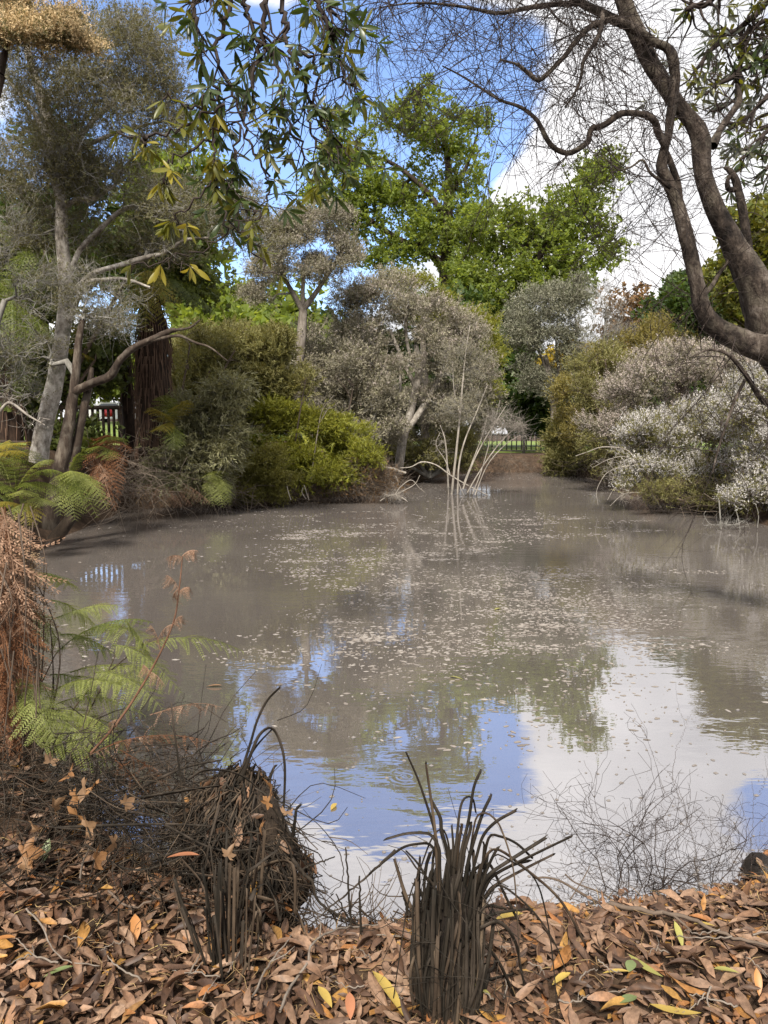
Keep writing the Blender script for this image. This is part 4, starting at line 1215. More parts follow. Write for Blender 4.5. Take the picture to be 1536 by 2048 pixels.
fern('mid-green tree fern fronds fanning behind the pale trunk', at(60, 700, 14.8), [(-10, 640, 14.2), (40, 590, 14.6), (120, 600, 15), (165, 660, 15), (150, 740, 14.6), (30, 800, 14), (-30, 740, 14), (190, 720, 15.2), (100, 820, 14.4), (60, 560, 15)], [ferng, fernd, ferng, ferny], npair=20, wid=.36, rr=.008)
# ferns along the left bank
def gpt(u, Y, dz=0.05):
    p = at(u, 1000, Y)
    return np.array([p[0], p[1], float(ground_z(p[0], p[1])) + dz])
fern('feathery green fern on the bank left of the leaning trunk', at(30, 985, 10.8), ray_tips(35, 960, 10.6, 95, 70, 13, .5, 10, 330), [ferng, fernb, ferng], npair=17, wid=.27, arch=.3)
fern('pale yellow fern frond lying over the ferns at the left edge', at(-50, 930, 9.6), [(62, 884, 9.4, .12), (50, 905, 9.3, .1), (20, 880, 9.8, .1)], [ferny], npair=18, wid=.24)
fern('bright green fern drooping to the water right of the leaning trunk', at(130, 955, 11.2), [(150, 1040, 10.6), (195, 1035, 10.6), (215, 1018, 10.8), (185, 975, 10.8), (160, 905, 11.2), (120, 1030, 10.6), (205, 995, 10.7), (165, 1010, 10.4), (150, 960, 10.5)], [fernb, ferng, fernb], npair=18, wid=.27, arch=.2)
fern('lime fern fringe low at the waterline beside the left log', at(60, 1010, 10.2), [(20, 1030, 9.8), (60, 1055, 9.7), (95, 1010, 9.9), (-20, 1010, 9.9), (40, 990, 9.6)], [fernb, ferny], npair=16, wid=.24)
fern('rust and green fern arching over the bank below the left railing', at(185, 905, 13.0), [(250, 878, 12.6), (262, 905, 12.4), (240, 945, 12.0), (235, 985, 11.8), (195, 960, 11.8), (215, 920, 12), (150, 870, 12.6), (215, 870, 12.8)], [ferng, fernr, fernr, fernr, fernr, ferng], npair=18, wid=.30, arch=.2)
fern('dead red-brown fern hanging down the bank to the water', at(190, 920, 12.4), [(205, 1000, 11.6), (225, 1010, 11.6), (180, 990, 11.6), (215, 960, 11.4), (240, 990, 11.9), (250, 960, 12.2), (232, 1020, 11.7)], [fernr, fernbr], npair=13, wid=.22, pin=PIN_DEAD, droop=.7, arch=.05, ragged=.2)
fern('small green fern dipping to the water below the grey bush', at(430, 955, 16.0), [(425, 1012, 15.5), (445, 1014, 15.4), (415, 985, 15.5), (455, 985, 15.5), (440, 945, 15.6), (420, 960, 15.4), (460, 1010, 15.6)], [fernb], npair=16, wid=.26)
fern('yellowing fern frond below the thick tree fern', at(345, 850, 15.6), [(300, 815, 15.0, .1), (330, 790, 15.2, .15), (375, 800, 15.2, .2), (350, 900, 15.0, .1), (310, 860, 15.0, .1)], [ferny, ferng], npair=18, wid=.3)
fern('brown dead fern skirts hanging under the grey bush at the waterline', at(330, 960, 15.9), [(300, 1010, 15.2), (330, 1012, 15.1), (360, 1012, 15.1), (385, 1010, 15.2), (270, 1008, 15.0), (345, 1000, 15), (310, 990, 15), (400, 1000, 15.2), (255, 990, 15), (420, 1005, 15.3)], [fernbr, fernst, fernbr], npair=15, wid=.26, pin=PIN_DEAD, droop=.6, arch=.1)
# tangle of dry stems along the left bank edge
def tangle(name, label, cat, centres, n, L, mat, r=.004, parent=None, kind=None, hang=.4, seed=3):
    g = np.random.default_rng(seed)
    pl = []
    for c, s in centres:
        for i in range(n):
            p = np.asarray(c, float) + g.normal(size=3) * np.asarray(s, float)
            d = nrm(g.normal(size=3) * np.array([1, 1, .6]) + np.array([0, 0, -hang]))
            l = L * (.5 + g.random())
            q = p + d * l
            m = (p + q) / 2 + g.normal(size=3) * l * .15
            pl.append((bez(p, m, m + g.normal(size=3) * l * .08, q, 6), np.linspace(r, r * .4, 6) * (.6 + .8 * g.random())))
    geo = Geo().tubes(pl, 3)
    o = build(name, geo, mat, parent, kind=kind)
    if label:
        o['label'] = label
        if cat:
            o['category'] = cat
    return o
dry = bark_mat('dry_stem', [(0, (.06, .045, .034)), (1, (.20, .16, .125))], 10, .2)
cs = [(at(u, v, Y), (.28, .3, .16)) for u, v, Y in [(250, 985, 13.6), (300, 980, 15.4), (360, 975, 16), (420, 985, 16.4), (230, 950, 13.4), (470, 990, 17.2), (560, 985, 19), (640, 980, 19.3), (280, 930, 14.5)]]
tangle('dry_stems', 'dry stems and roots hanging over the left waterline', None, cs, 90, .7, dry, .006, kind='stuff')
cs = [(at(u, v, Y), (.5, .3, .2)) for u, v, Y in [(1010, 925, 33), (1070, 930, 34), (980, 935, 32), (1180, 940, 30), (1250, 965, 24), (1330, 990, 18.5), (1450, 1015, 16)]]
tangle('dry_stems', 'dry roots and litter along the far and right waterline', None, cs, 90, .8, dry, .008, kind='stuff')

# the skirt of dead tree-fern fronds close at the left edge
t = tree('tree_fern', 'brown dead tree-fern skirt close at the left edge of the view', 'tree fern', [(-70, 1640, 60), (-75, 1400, 55), (-80, 1200, 52), (-85, 1020, 50), (-90, 860, 46)], 3.0, [(-95, 900, 10, 10, 0, .05)],
         fernbr, bark_mat('fern_fibre', [(0, (.02, .012, .008)), (1, (.07, .042, .028))], 30, .8), n=2, per=0, twigs=0, tip=.01, amp=.1)
for i in range(46):
    a = rng.random()
    u0, v0, Y0 = -40 + 50 * rng.random(), 990 + 300 * a, 2.75 + .5 * rng.random()
    u1, v1 = u0 + 15 + 62 * rng.random() * (1 - .25 * a), min(1560, v0 + 220 + 230 * rng.random())
    frond(t, [fernbr, fernbr, fernst, fernbr, fernr][i % 5], at(u0, v0, Y0), at(u1, v1, Y0 - .1 + .2 * rng.random()), .06, npair=26, wid=.09 + .10 * rng.random(), pin=PIN_SKIRT, droop=.35 + .5 * rng.random(), stem=.05, rr=.004, ragged=.22, side=nrm(np.array([1.0, rng.normal() * .8, 0])))
gs = Geo()
pl = []
for i in range(90):
    u0, v0 = -30 + 110 * rng.random(), 1000 + 380 * rng.random()
    Y0 = 2.7 + .6 * rng.random()
    p, q = at(u0, v0, Y0), at(u0 + rng.normal() * 30, min(1600, v0 + 150 + 280 * rng.random()), Y0)
    m = (p + q) / 2 + rng.normal(size=3) * .04
    pl.append((bez(p, m, m + rng.normal(size=3) * .03, q, 7), np.linspace(.0035, .0015, 7)))
gs.tubes(pl, 4)
build('hanging_strands', gs, browntw, t, kind='stuff')

# ---------------------------------------------------------------- the bare tree leaning in from the right
bigbark = bark_mat('furrowed_bark', [(0, (.008, .006, .005)), (.35, (.027, .020, .016)), (.7, (.070, .054, .043)), (1, (.155, .13, .11))], 16, .9, stretch=(1, 1, .45), dist=.06, moss=(.10, .085, .065))
twigd = bark_mat('dark_twig', [(0, (.018, .013, .011)), (1, (.055, .042, .036))], 20, .2)
D = 6.0
Mtrunk = [(2050, 1260, 100), (1880, 1060, 85), (1730, 900, 72), (1620, 770, 60), (1575, 705, 52), (1540, 655, 44), (1512, 575, 36), (1470, 495, 27), (1432, 420, 21), (1408, 352, 19), (1402, 305, 20), (1400, 271, 20), (1376, 234, 16), (1348, 201, 16), (1323, 161, 16), (1298, 121, 17), (1276, 70, 17), (1258, 30, 17), (1245, -5, 16), (1225, -70, 14), (1190, -170, 9)]
S = [(1548, 700, 34), (1500, 690, 27), (1462, 672, 24), (1428, 650, 21), (1405, 618, 19), (1392, 560, 17), (1378, 495, 16), (1358, 420, 14), (1340, 372, 13), (1324, 336, 13), (1328, 301, 10), (1337, 268, 9), (1340, 236, 10), (1348, 190, 10), (1351, 151, 10), (1344, 112, 11), (1333, 95, 9), (1310, 86, 9), (1290, 72, 10), (1258, 53, 10), (1225, 38, 10), (1195, 22, 9), (1165, 8, 8), (1120, -30, 7), (1060, -90, 5)]
S = [(u, v, r, -.12) for u, v, r in S]
LIMBS = [S,
    [(1378, 490, 9, -.1), (1362, 430, 8, -.1), (1356, 370, 7, -.1), (1340, 322, 7, -.1), (1331, 300, 6, -.12)],
    [(1330, 292, 8, -.15), (1316, 264, 8, -.2), (1310, 244, 7.5, -.25), (1291, 231, 7, -.3), (1261, 226, 7, -.35), (1238, 229, 7, -.4), (1218, 244, 6.5, -.4), (1198, 254, 6.5, -.4), (1183, 257, 6.5, -.4), (1179, 270, 6, -.4), (1177, 283, 6, -.4), (1163, 294, 6, -.4), (1148, 303, 6, -.4), (1132, 306, 6, -.4),
     (1110, 297, 6, -.4), (1095, 280, 5.5, -.4), (1082, 255, 5, -.4), (1070, 236, 4.5, -.4), (1040, 214, 4, -.35), (1000, 200, 3.2, -.3), (960, 175, 2.6, -.2), (920, 150, 2, -.1), (885, 132, 1.6)],
    [(1228, 38, 7, -.2), (1200, 45, 6.5, -.3), (1175, 58, 6, -.35), (1150, 85, 5.5, -.4), (1130, 112, 5.5, -.4), (1112, 130, 5, -.45), (1088, 154, 5, -.5), (1074, 160, 4.5, -.5), (1052, 142, 4, -.5), (1032, 128, 3, -.5), (1000, 120, 2, -.5)],
    [(1205, 25, 5, -.3), (1203, 55, 5, -.4), (1190, 85, 4.5, -.5), (1168, 120, 4, -.5), (1162, 155, 3.5, -.5), (1150, 185, 2.6, -.5), (1130, 215, 2, -.5)],
    [(1160, 5, 6, -.1), (1080, 12, 5, -.2), (1000, 26, 4, -.2), (950, 18, 3.5, -.2), (900, 10, 3, -.2), (830, 6, 2, -.2), (760, 15, 1.5, -.2)],
    [(1425, 292, 11, .1), (1436, 268, 8, .15), (1448, 246, 7, .2), (1462, 228, 6.5, .2), (1478, 203, 6.5, .2), (1476, 180, 5.5, .2), (1472, 168, 3, .2)],
    [(1410, 285, 9, .05), (1402, 262, 7, .05), (1396, 246, 6, .05), (1390, 240, 4, .05)],
    [(1515, 560, 14, .15), (1497, 510, 12, .2), (1492, 470, 11, .2), (1487, 430, 10, .2), (1480, 395, 9, .2), (1470, 358, 8, .2), (1458, 340, 6, .2), (1448, 335, 3, .2)],
    [(1482, 380, 6, .2), (1458, 378, 6, .2), (1455, 362, 5, .2), (1462, 350, 4, .2)],
    [(1340, 375, 5, -.2), (1322, 362, 4, -.25), (1300, 345, 3.2, -.3), (1285, 320, 2.5, -.3), (1260, 335, 2, -.3), (1220, 345, 1.5, -.3)],
    [(1560, 820, 8, -.2), (1525, 800, 6, -.4), (1495, 755, 5.5, -.5), (1470, 722, 5, -.55), (1448, 704, 4, -.6), (1415, 700, 2.5, -.6), (1380, 715, 1.6, -.6)],
    [(1490, 760, 4, -.5), (1470, 800, 3.5, -.55), (1452, 850, 3, -.6), (1436, 900, 2.4, -.6), (1425, 945, 1.6, -.6)],
    [(1400, 600, 6, -.1), (1425, 570, 5, -.05), (1440, 545, 4), (1452, 530, 3), (1465, 500, 2)]]
tp, trr = pxline(Mtrunk, D, 70)
base = tp[0].copy()
bt = thing('bare_tree', 'big leafless tree with a furrowed trunk leaning in from the right edge', 'tree', base)
trr = trr * .88
L0 = [(tp, trr)] + [(P, r * .88) for P, r in (pxline(l, D, max(10, len(l) * 4)) for l in LIMBS)]
build('trunk', gnarl(tp, trr * 1.0, 20, .12, 3), bigbark, bt)
for i, (P, r) in enumerate(L0[1:]):
    build('limb', gnarl(P, r, 12 if i < 2 else 8, .10, 10 + i), bigbark, bt)
# twigs: fine, arching, several orders
def twig_tree(starts, dirs, lens, r0, levels, droop, g, kink=.35, kids=(4, 4), fork=.62):
    pl = []
    todo = [(s, d, l, r0, 0) for s, d, l in zip(starts, dirs, lens)]
    while todo:
        s, d, l, r, lv = todo.pop()
        m = 9 if lv == 0 else 6
        P = [np.asarray(s)]
        d = np.asarray(d) / np.linalg.norm(d)
        cv = g.normal(size=3) * .24
        for i in range(m - 1):
            d = d + g.normal(size=3) * kink / m * 1.6 + cv + np.array([0, 0, -droop]) / m
            d = d / np.linalg.norm(d)
            P.append(P[-1] + d * l / (m - 1))
        P = np.array(P)
        pl.append((P, np.linspace(r, r * .45, m)))
        if lv < levels:
            for c in range(kids[lv]):
                k = g.integers(1, m - 1)
                t = nrm(P[k + 1] - P[k] if k + 1 < m else d)
                dd = nrm(t * .7 + g.normal(size=3) * fork * np.array([1, .6, 1]))
                todo.append((P[k], dd, l * (.35 + .35 * g.random()), max(.0011, r * .62), lv + 1))
    return pl
g = np.random.default_rng(5)
st, di, ln = [], [], []
def spawn(P, n, lo, hi, dirf):
    for i in range(n):
        k = g.integers(int(len(P) * lo), int(len(P) * hi))
        st.append(P[k])
        di.append(dirf())
        ln.append(.45 + .75 * g.random())
left = lambda: nrm(np.array([-.9, -.1, -.25]) + g.normal(size=3) * np.array([.7, .6, .7]))
anyd = lambda: nrm(np.array([-.2, 0, -.1]) + g.normal(size=3) * np.array([.9, .6, .8]))
spawn(L0[0][0], 16, .62, 1, left)
spawn(L0[1][0], 34, .42, 1, left)
spawn(L0[3][0], 34, .15, 1, anyd)
spawn(L0[4][0], 20, .1, 1, anyd)
spawn(L0[5][0], 20, .1, 1, anyd)
spawn(L0[6][0], 36, .05, 1, anyd)
spawn(L0[11][0], 12, .2, 1, anyd)
spawn(L0[7][0], 5, .3, 1, anyd)
spawn(L0[9][0], 6, .3, 1, anyd)
spawn(L0[1][0], 18, .12, .42, left)
spawn(L0[12][0], 12, .3, 1, anyd)
spawn(L0[13][0], 7, .3, 1, anyd)
# a few limbs of the same crown above the view send their twigs down into it
for (u, v, n) in [(800, -60, 9), (900, -80, 10), (1000, -70, 10), (720, -30, 7), (1100, -70, 8)]:
    for i in range(n):
        st.append(at(u + 80 * g.normal(), v + 20 * g.normal(), D - .3 + .4 * g.normal()))
        di.append(nrm(np.array([-.4, 0, -.7]) + g.normal(size=3) * .45))
        ln.append(.6 + .7 * g.random())
up_limb, ur = pxline([(1245, -40, 10), (1150, -80, 8), (1000, -90, 6), (860, -85, 5), (760, -60, 4), (690, -20, 2.5)], D - .3, 24)
build('limb', gnarl(up_limb, ur, 8, .1, 77), bigbark, bt)
tw = twig_tree(st, di, ln, .0040, 2, .5, g, kids=(5, 3))
gt = Geo().tubes([q for q in tw if len(q[0]) == 9], 3).tubes([q for q in tw if len(q[0]) != 9], 3)
build('twigs', gt, twigd, bt, kind='stuff')

# ---------------------------------------------------------------- rhododendron branches hanging into the view
def lp(t):
    return min(1.0, 1.9 * t ** .75) * min(1, (1.02 - t) * 3.2) ** .8 if t < 1 else .02
RH = [blade_shape(5, lp, c, b) for c, b in [(.25, .10), (.4, -.12), (.15, .2), (.3, -.05)]]
rh_dark = leaf_mat('rhododendron_leaf', [(.022, .035, .012), (.035, .055, .016), (.055, .08, .02), (.03, .045, .015)], .28, .38, .5, 2, .2, (2.6, 2.6, .8))
rh_olive = leaf_mat('rhododendron_olive', [(.07, .08, .014), (.11, .115, .018), (.15, .15, .025)], .38, .38, .5, 2, .2, (1.9, 1.7, .6))
rh_yellow = leaf_mat('rhododendron_yellow', [(.19, .17, .022), (.27, .225, .03), (.13, .13, .02)], .38, .38, .4, 2, .15, (1.5, 1.3, .5))
rh_grey = leaf_mat('rhododendron_grey', [(.12, .13, .12), (.17, .18, .165), (.08, .09, .07), (.10, .10, .06)], .25, .3, .6, 2, .2, (1.5, 1.5, 1))
def leaf_meshes(mat):
    return [make_mesh('leaf', V, F, mat) for V, F in RH]
RHM = {id(m): leaf_meshes(m) for m in (rh_dark, rh_olive, rh_yellow, rh_grey)}
def whorl_branch(t, polys, ends, mats, nper=(5, 8), L=.15, ratio=.27, droop=.55, limit=300, matw=None):
    gt = Geo().tubes(polys, 5)
    build('branch', gt, twigd, t)
    cnt = 0
    extra = {}
    for P, d in ends:
        d = nrm(np.asarray(d, float))
        ax = nrm(np.cross(d, [.3, .5, .8]))
        bx_ = np.cross(d, ax)
        n = rng.integers(*nper)
        ph = rng.random() * 6.28
        m = mats[rng.choice(len(mats), p=matw)]
        for k in range(n):
            a = ph + k * 6.283 / n + rng.normal() * .25
            ld = d * (.25 + .3 * rng.random()) + (math.cos(a) * ax + math.sin(a) * bx_) * .9 - np.array([0, 0, droop * (.5 + rng.random())])
            ll = L * (.7 + .5 * rng.random())
            w = ll * ratio / .5 * .5 * (.85 + .3 * rng.random())
            upv = d + rng.normal(size=3) * .3
            p = np.asarray(P) + rng.normal(size=3) * .006
            cnt += 1
            if cnt <= limit:
                place('leaf', RHM[id(m)][rng.integers(4)], t, p, ld, upv, ll, w)
            else:
                extra.setdefault(id(m), (m, []))[1].append((p, nrm(ld), upv, ll, w))
    for m, Ls in extra.values():
        g = Geo()
        for j in range(4):
            q = Ls[j::4]
            if q:
                g.leaves(RH[j], *[np.array([x[i] for x in q]) for i in range(5)])
        build('leaf_mass', g, m, t, kind='stuff')
    return cnt
def hang_branch(name, label, mains, Y, nend, mats, matw=None, L=.15, side=.28, g=None, jitter=.06, limit=300, per=None, droop=.55, nper=(5, 8), down=.55):
    """mains: traced twigs in picture pixels; side twigs and leaf whorls are grown on them."""
    polys, ends = [], []
    LM = [pxline(m, Y, len(m) * 5) for m in mains]
    t = thing(name, label, 'branch', LM[0][0][0])
    for P, r in LM:
        P = P.copy()
        P[1:-1] += g.normal(size=(len(P) - 2, 3)) * .012
        polys.append((P, r))
        ends.append((P[-1], P[-1] - P[-3]))
        for i in range(nend):
            k = g.integers(int(len(P) * .12), len(P) - 1)
            d = nrm(P[k] - P[k - 1]) * .5 + g.normal(size=3) * np.array([.8, .5, .55]) + np.array([0, 0, -down])
            l = side * (.35 + 1.0 * g.random())
            Q = [P[k]]
            d = nrm(d)
            for j in range(6):
                d = nrm(d + g.normal(size=3) * .28 + np.array([0, 0, -.03]))
                Q.append(Q[-1] + d * l / 6)
            Q = np.array(Q)
            polys.append((Q, np.linspace(r[k] * .6, .0022, 7)))
            ends.append((Q[-1], Q[-1] - Q[-2]))
            for _ in range(2):                     # thin leafless side twigs
                k3 = g.integers(1, 6)
                e3 = nrm(nrm(Q[k3 + 1 if k3 < 6 else 6] - Q[k3 - 1]) + g.normal(size=3) * .6 + np.array([0, 0, -.4]))
                l3 = l * (.25 + .4 * g.random())
                polys.append((np.array([Q[k3], Q[k3] + e3 * l3 * .5 + g.normal(size=3) * .012, Q[k3] + e3 * l3 + g.normal(size=3) * .02 - np.array([0, 0, l3 * .15])]), (.0022, .0018, .001)))
            if g.random() < .6:
                k2 = g.integers(2, 5)
                d2 = nrm(Q[k2 + 1] - Q[k2] + g.normal(size=3) * .6 * np.linalg.norm(Q[1] - Q[0]))
                E = Q[k2] + nrm(nrm(d2) + g.normal(size=3) * .3) * l * .45
                polys.append((np.array([Q[k2], (Q[k2] + E) / 2 + g.normal(size=3) * .008, E]), (.0028, .0024, .002)))
                if g.random() < .7:
                    ends.append((E, E - Q[k2]))
    whorl_branch(t, polys, ends, mats, nper, L, .215, droop, limit, matw)
    return t
g = np.random.default_rng(21)
hang_branch('rhododendron_branch', 'dark leafy rhododendron branch hanging down across the blue sky', [
    [(392, -60, 5), (388, 20, 4.5), (392, 70, 4), (405, 140, 3.5), (430, 170, 3), (440, 215, 2.5), (432, 262, 2)],
    [(470, -60, 5), (455, 20, 4.5), (440, 60, 4), (430, 110, 3.5), (455, 170, 3), (480, 215, 2.6), (475, 280, 2.4), (470, 340, 2)],
    [(530, -60, 6), (527, 40, 5), (518, 110, 4.5), (500, 190, 4), (490, 250, 3), (505, 300, 2.6), (540, 360, 2.2), (535, 405, 1.8)],
    [(560, -60, 5), (565, 30, 4.5), (580, 100, 4), (600, 150, 3.5), (622, 205, 3), (618, 250, 2.6), (640, 300, 2.2), (655, 320, 2)],
    [(620, -60, 5), (640, 20, 4.5), (655, 60, 4), (672, 110, 3), (690, 160, 2.4), (712, 190, 2)],
    [(600, 90, 3.5), (632, 140, 3), (630, 215, 2.6), (660, 270, 2.4), (690, 300, 2), (698, 335, 1.8)],
    [(490, -60, 5), (500, 50, 4), (560, 140, 3.5), (565, 220, 3), (595, 280, 2.5), (605, 330, 2)],
    [(470, 300, 2.6), (462, 400, 2.2), (465, 460, 1.8)],
    [(410, -60, 4), (420, -10, 3), (428, 12, 2)],
    [(650, -60, 5), (660, 0, 4), (668, 40, 3), (660, 80, 2)],
    ], 4.2, 12, [rh_dark, rh_olive], [.78, .22], L=.108, side=.26, g=g)
hang_branch('rhododendron_branch', 'yellow-green rhododendron branch dangling before the grey crown at left', [
    [(440, 180, 3), (380, 215, 2.8), (340, 195, 2.4), (325, 200, 2)],
    [(450, 210, 3), (400, 240, 2.8), (300, 270, 2.4), (235, 265, 2)],
    [(440, 260, 2.8), (390, 300, 2.4), (330, 330, 2.2), (335, 375, 2)],
    [(430, 280, 2.6), (425, 340, 2.4), (430, 375, 2)],
    [(450, 330, 2.4), (400, 390, 2), (350, 440, 1.8), (372, 450, 1.6)],
    [(300, 270, 2.4), (285, 280, 2), (290, 290, 2)],
    [(450, 420, 2.2), (440, 480, 1.8), (330, 520, 1.4), (262, 530, 1.2)],
    [(470, 440, 2), (520, 520, 1.6), (560, 550, 1.4)],
    [(470, 400, 2), (515, 430, 1.8), (510, 440, 1.6)]], 4.0, 2, [rh_olive, rh_yellow], [.78, .22], L=.105, side=.10, g=g, droop=.9)
hang_branch('rhododendron_branch', 'mass of grey-green rhododendron foliage in the top right corner', [
    [(1600, -80, 8), (1500, 40, 6), (1440, 80, 5), (1400, 130, 4), (1385, 170, 3)],
    [(1640, 60, 8), (1560, 100, 6), (1480, 140, 5), (1440, 170, 4), (1410, 190, 3)],
    [(1620, 140, 7), (1540, 190, 5), (1490, 240, 4), (1450, 250, 3)],
    [(1600, 220, 7), (1540, 260, 5), (1500, 300, 4), (1480, 320, 3)],
    [(1560, -80, 7), (1460, -20, 6), (1400, 10, 5), (1370, 20, 4)],
    [(1620, 20, 7), (1540, 40, 5), (1500, 60, 4), (1470, 100, 3)],
    [(1480, 205, 6), (1478, 150, 5), (1490, 90, 4), (1500, 50, 3)],
    [(1640, 300, 7), (1570, 320, 4), (1530, 340, 3)]], 8.5, 15, [rh_grey, rh_olive, rh_dark], [.42, .33, .25], L=.155, side=.5, g=g, down=.25, droop=.35)

# ---------------------------------------------------------------- dead wood standing and lying in the far water
def deadwood(name, label, cat, limbs, Y, lobes=(), n=0, mat=None, tip=.004, twigs=3, tl=.3, jit=.3, seg=.3, amp=.06, group=None, sag=0.0, thin=.36):
    LB = [(P, r * thin) for P, r in (pxline(l, Y) for l in limbs)]
    t = thing(name, label, cat, LB[0][0][0], group)
    g = Geo()
    pl, pb = LB, []
    P = np.zeros((0, 3))
    if n:
        P, C = lobes_points(lobes, Y, n)
        pl, pb = grow(LB, P, tip, LB[0][1][0], seg, jit, sag, seed=int(rng.integers(1e6)))
    build('trunk', gnarl(pl[0][0], pl[0][1], 7, amp, 4), mat or deadm, t)
    for P_, r_ in pl[1:]:
        build('limb', gnarl(P_, r_, 6, amp, 4), mat or deadm, t)
    if pb:
        g.tubes(pb, 4)
        if twigs:
            m = len(P) * twigs
            s = np.repeat(P, twigs, 0) + rng.normal(size=(m, 3)) * tl * .1
            e = s + nrm(rng.normal(size=(m, 3)) + np.array([.3, 0, .2])) * tl * (.4 + rng.random((m, 1)))
            g.tubes([(np.stack([a, (a + b) / 2 + rng.normal(size=3) * tl * .1, b]), (tip * .7, tip * .5, tip * .25)) for a, b in zip(s, e)], 3)
        build('twigs', g, mat or deadm, t, kind='stuff')
    return t
deadwood('dead_sapling', 'bleached dead sapling fanning up out of the water in front of the far railing', 'dead tree',
    [[(926, 978, 4.5), (940, 940, 4), (957, 902, 3.6), (984, 855, 3), (1012, 812, 2)], [(935, 985, 4), (955, 950, 3.6), (985, 905, 3), (1015, 870, 2.4), (1045, 845, 1.5)], [(945, 988, 3.4), (960, 950, 3), (975, 900, 2.6), (990, 840, 2), (1000, 800, 1.2)],
     [(926, 970, 3), (948, 915, 2.6), (965, 870, 2), (975, 830, 1.2)], [(950, 990, 3), (975, 930, 2.5), (1010, 890, 2), (1040, 870, 1.2)]],
    21, [(1010, 845, 38, 34, 0, .5), (1040, 860, 20, 26, 0, .4), (985, 870, 26, 36, 0, .4)], 150, tip=.0032, twigs=5, tl=.4)
deadwood('fallen_branch', 'long pale branch fallen across the foot of the dead sapling', 'branch',
    [[(800, 936, 2), (822, 934, 3), (844, 924, 3.6), (872, 930, 3.8), (900, 950, 4), (925, 965, 3.6), (950, 978, 3), (975, 990, 2)], [(900, 948, 3), (890, 920, 2.4), (872, 890, 2), (880, 865, 1.3)], [(915, 960, 2.4), (925, 985, 2), (932, 995, 1.5)]], 21.5,
    [(880, 890, 22, 24, 0, .3)], 22, twigs=3, tl=.25)
deadwood('fallen_log', 'crooked fallen log with pale broken ends at the point of the left bank', 'log',
    [[(738, 898, 5), (746, 912, 6), (758, 920, 6), (768, 934, 7), (785, 937, 7), (800, 943, 7.5), (812, 946, 7)], [(765, 935, 4), (760, 950, 4), (772, 955, 4.5), (790, 952, 4.5), (796, 968, 4), (788, 985, 3)], [(695, 932, 2), (715, 928, 2.5), (740, 938, 3), (765, 950, 3), (790, 968, 2.6)]], 20.5,
    [(720, 900, 30, 26, 0, .4)], 24, twigs=3, tl=.3)
deadwood('root_bundle', 'knot of pale roots sitting in the water below the fallen log', 'roots',
    [[(760, 1002, 3), (775, 993, 4), (790, 990, 4.5), (805, 996, 3.6), (815, 1003, 2)], [(790, 990, 3), (810, 980, 2.5), (830, 968, 2), (840, 950, 1.5)], [(790, 990, 3), (800, 975, 2.4), (822, 960, 2), (838, 975, 1.4), (850, 985, 1)]], 18.8,
    [(788, 992, 26, 10, 0, .35)], 60, twigs=3, tl=.25, sag=-.1)
deadwood('dead_branch', 'bleached arching dead branch dipping from the white shrub into the water', 'branch',
    [[(1322, 1015, 5), (1300, 985, 4.5), (1289, 961, 4.2), (1273, 926, 4), (1253, 900, 3.6), (1206, 894, 3), (1175, 904, 2.2), (1151, 912, 1.4)], [(1275, 930, 3), (1240, 935, 2.6), (1215, 945, 2.2), (1200, 965, 1.8), (1193, 985, 1.4), (1196, 1010, 1)],
     [(1290, 960, 3), (1255, 960, 2.4), (1230, 975, 2), (1215, 1000, 1.4)], [(1305, 992, 3), (1275, 985, 2.4), (1245, 990, 2), (1220, 1012, 1.2)], [(1285, 950, 3), (1255, 915, 2.2), (1220, 918, 1.6), (1185, 935, 1)]], 16.8,
    [(1225, 935, 46, 34, 0, .4), (1255, 990, 40, 18, 0, .35)], 46, twigs=3, tl=.28)
deadwood('drowned_branch', 'small grey drowned branches poking out of the water at the right', 'branch',
    [[(1442, 1058, 3.5), (1440, 1030, 3.5), (1438, 1003, 3), (1436, 996, 2)], [(1440, 1045, 2), (1465, 1050, 2), (1490, 1042, 1.5), (1500, 1058, 1)], [(1440, 1050, 2), (1420, 1048, 1.8), (1408, 1030, 1.4), (1412, 1022, 1)], [(1480, 1060, 2.2), (1476, 1035, 2), (1470, 1015, 1.3)], [(1515, 1055, 2.2), (1517, 1030, 2), (1512, 1010, 1.2)]], 13.6,
    [(1450, 1050, 50, 9, 0, .4)], 40, tip=.0035, twigs=2, tl=.2, mat=greytw)
deadwood('leaning_sapling', 'thin pale leaning stem in front of the lime bush', 'sapling', [[(622, 958, 3), (628, 915, 3), (636, 860, 2.6), (645, 820, 2), (668, 790, 1.4)], [(640, 845, 2), (655, 820, 1.5), (665, 815, 1)]], 18.6, [(640, 800, 24, 24, 0, .3)], 14, mat=barkg, twigs=3, tl=.25)
deadwood('leaning_sapling', 'thin black forked stem in front of the lime bush', 'sapling', [[(590, 890, 4), (596, 850, 4), (604, 800, 3.4), (612, 760, 2.4)], [(600, 815, 3), (615, 790, 2), (628, 765, 1.4)]], 18.8, [(612, 765, 20, 20, 0, .3)], 14, mat=barkd, twigs=3, tl=.25)
deadwood('leaning_sapling', 'dark crooked stem rising from the right end of the lime bush', 'sapling', [[(688, 865, 5), (694, 835, 5), (702, 800, 4), (706, 770, 3)], [(702, 800, 3), (690, 775, 2.4), (670, 755, 1.5)]], 20, [(690, 760, 30, 20, 0, .4)], 16, mat=barkd, twigs=3, tl=.3)
deadwood('broken_sapling', 'two white broken stems leaning at the waterline', 'sapling', [[(582, 1000, 2.4), (577, 985, 2.2), (574, 972, 1.6)], [(606, 975, 2.4), (604, 985, 2.2), (612, 998, 1.6)], [(608, 970, 2), (613, 985, 2), (618, 1000, 1.6)]], 17.5)

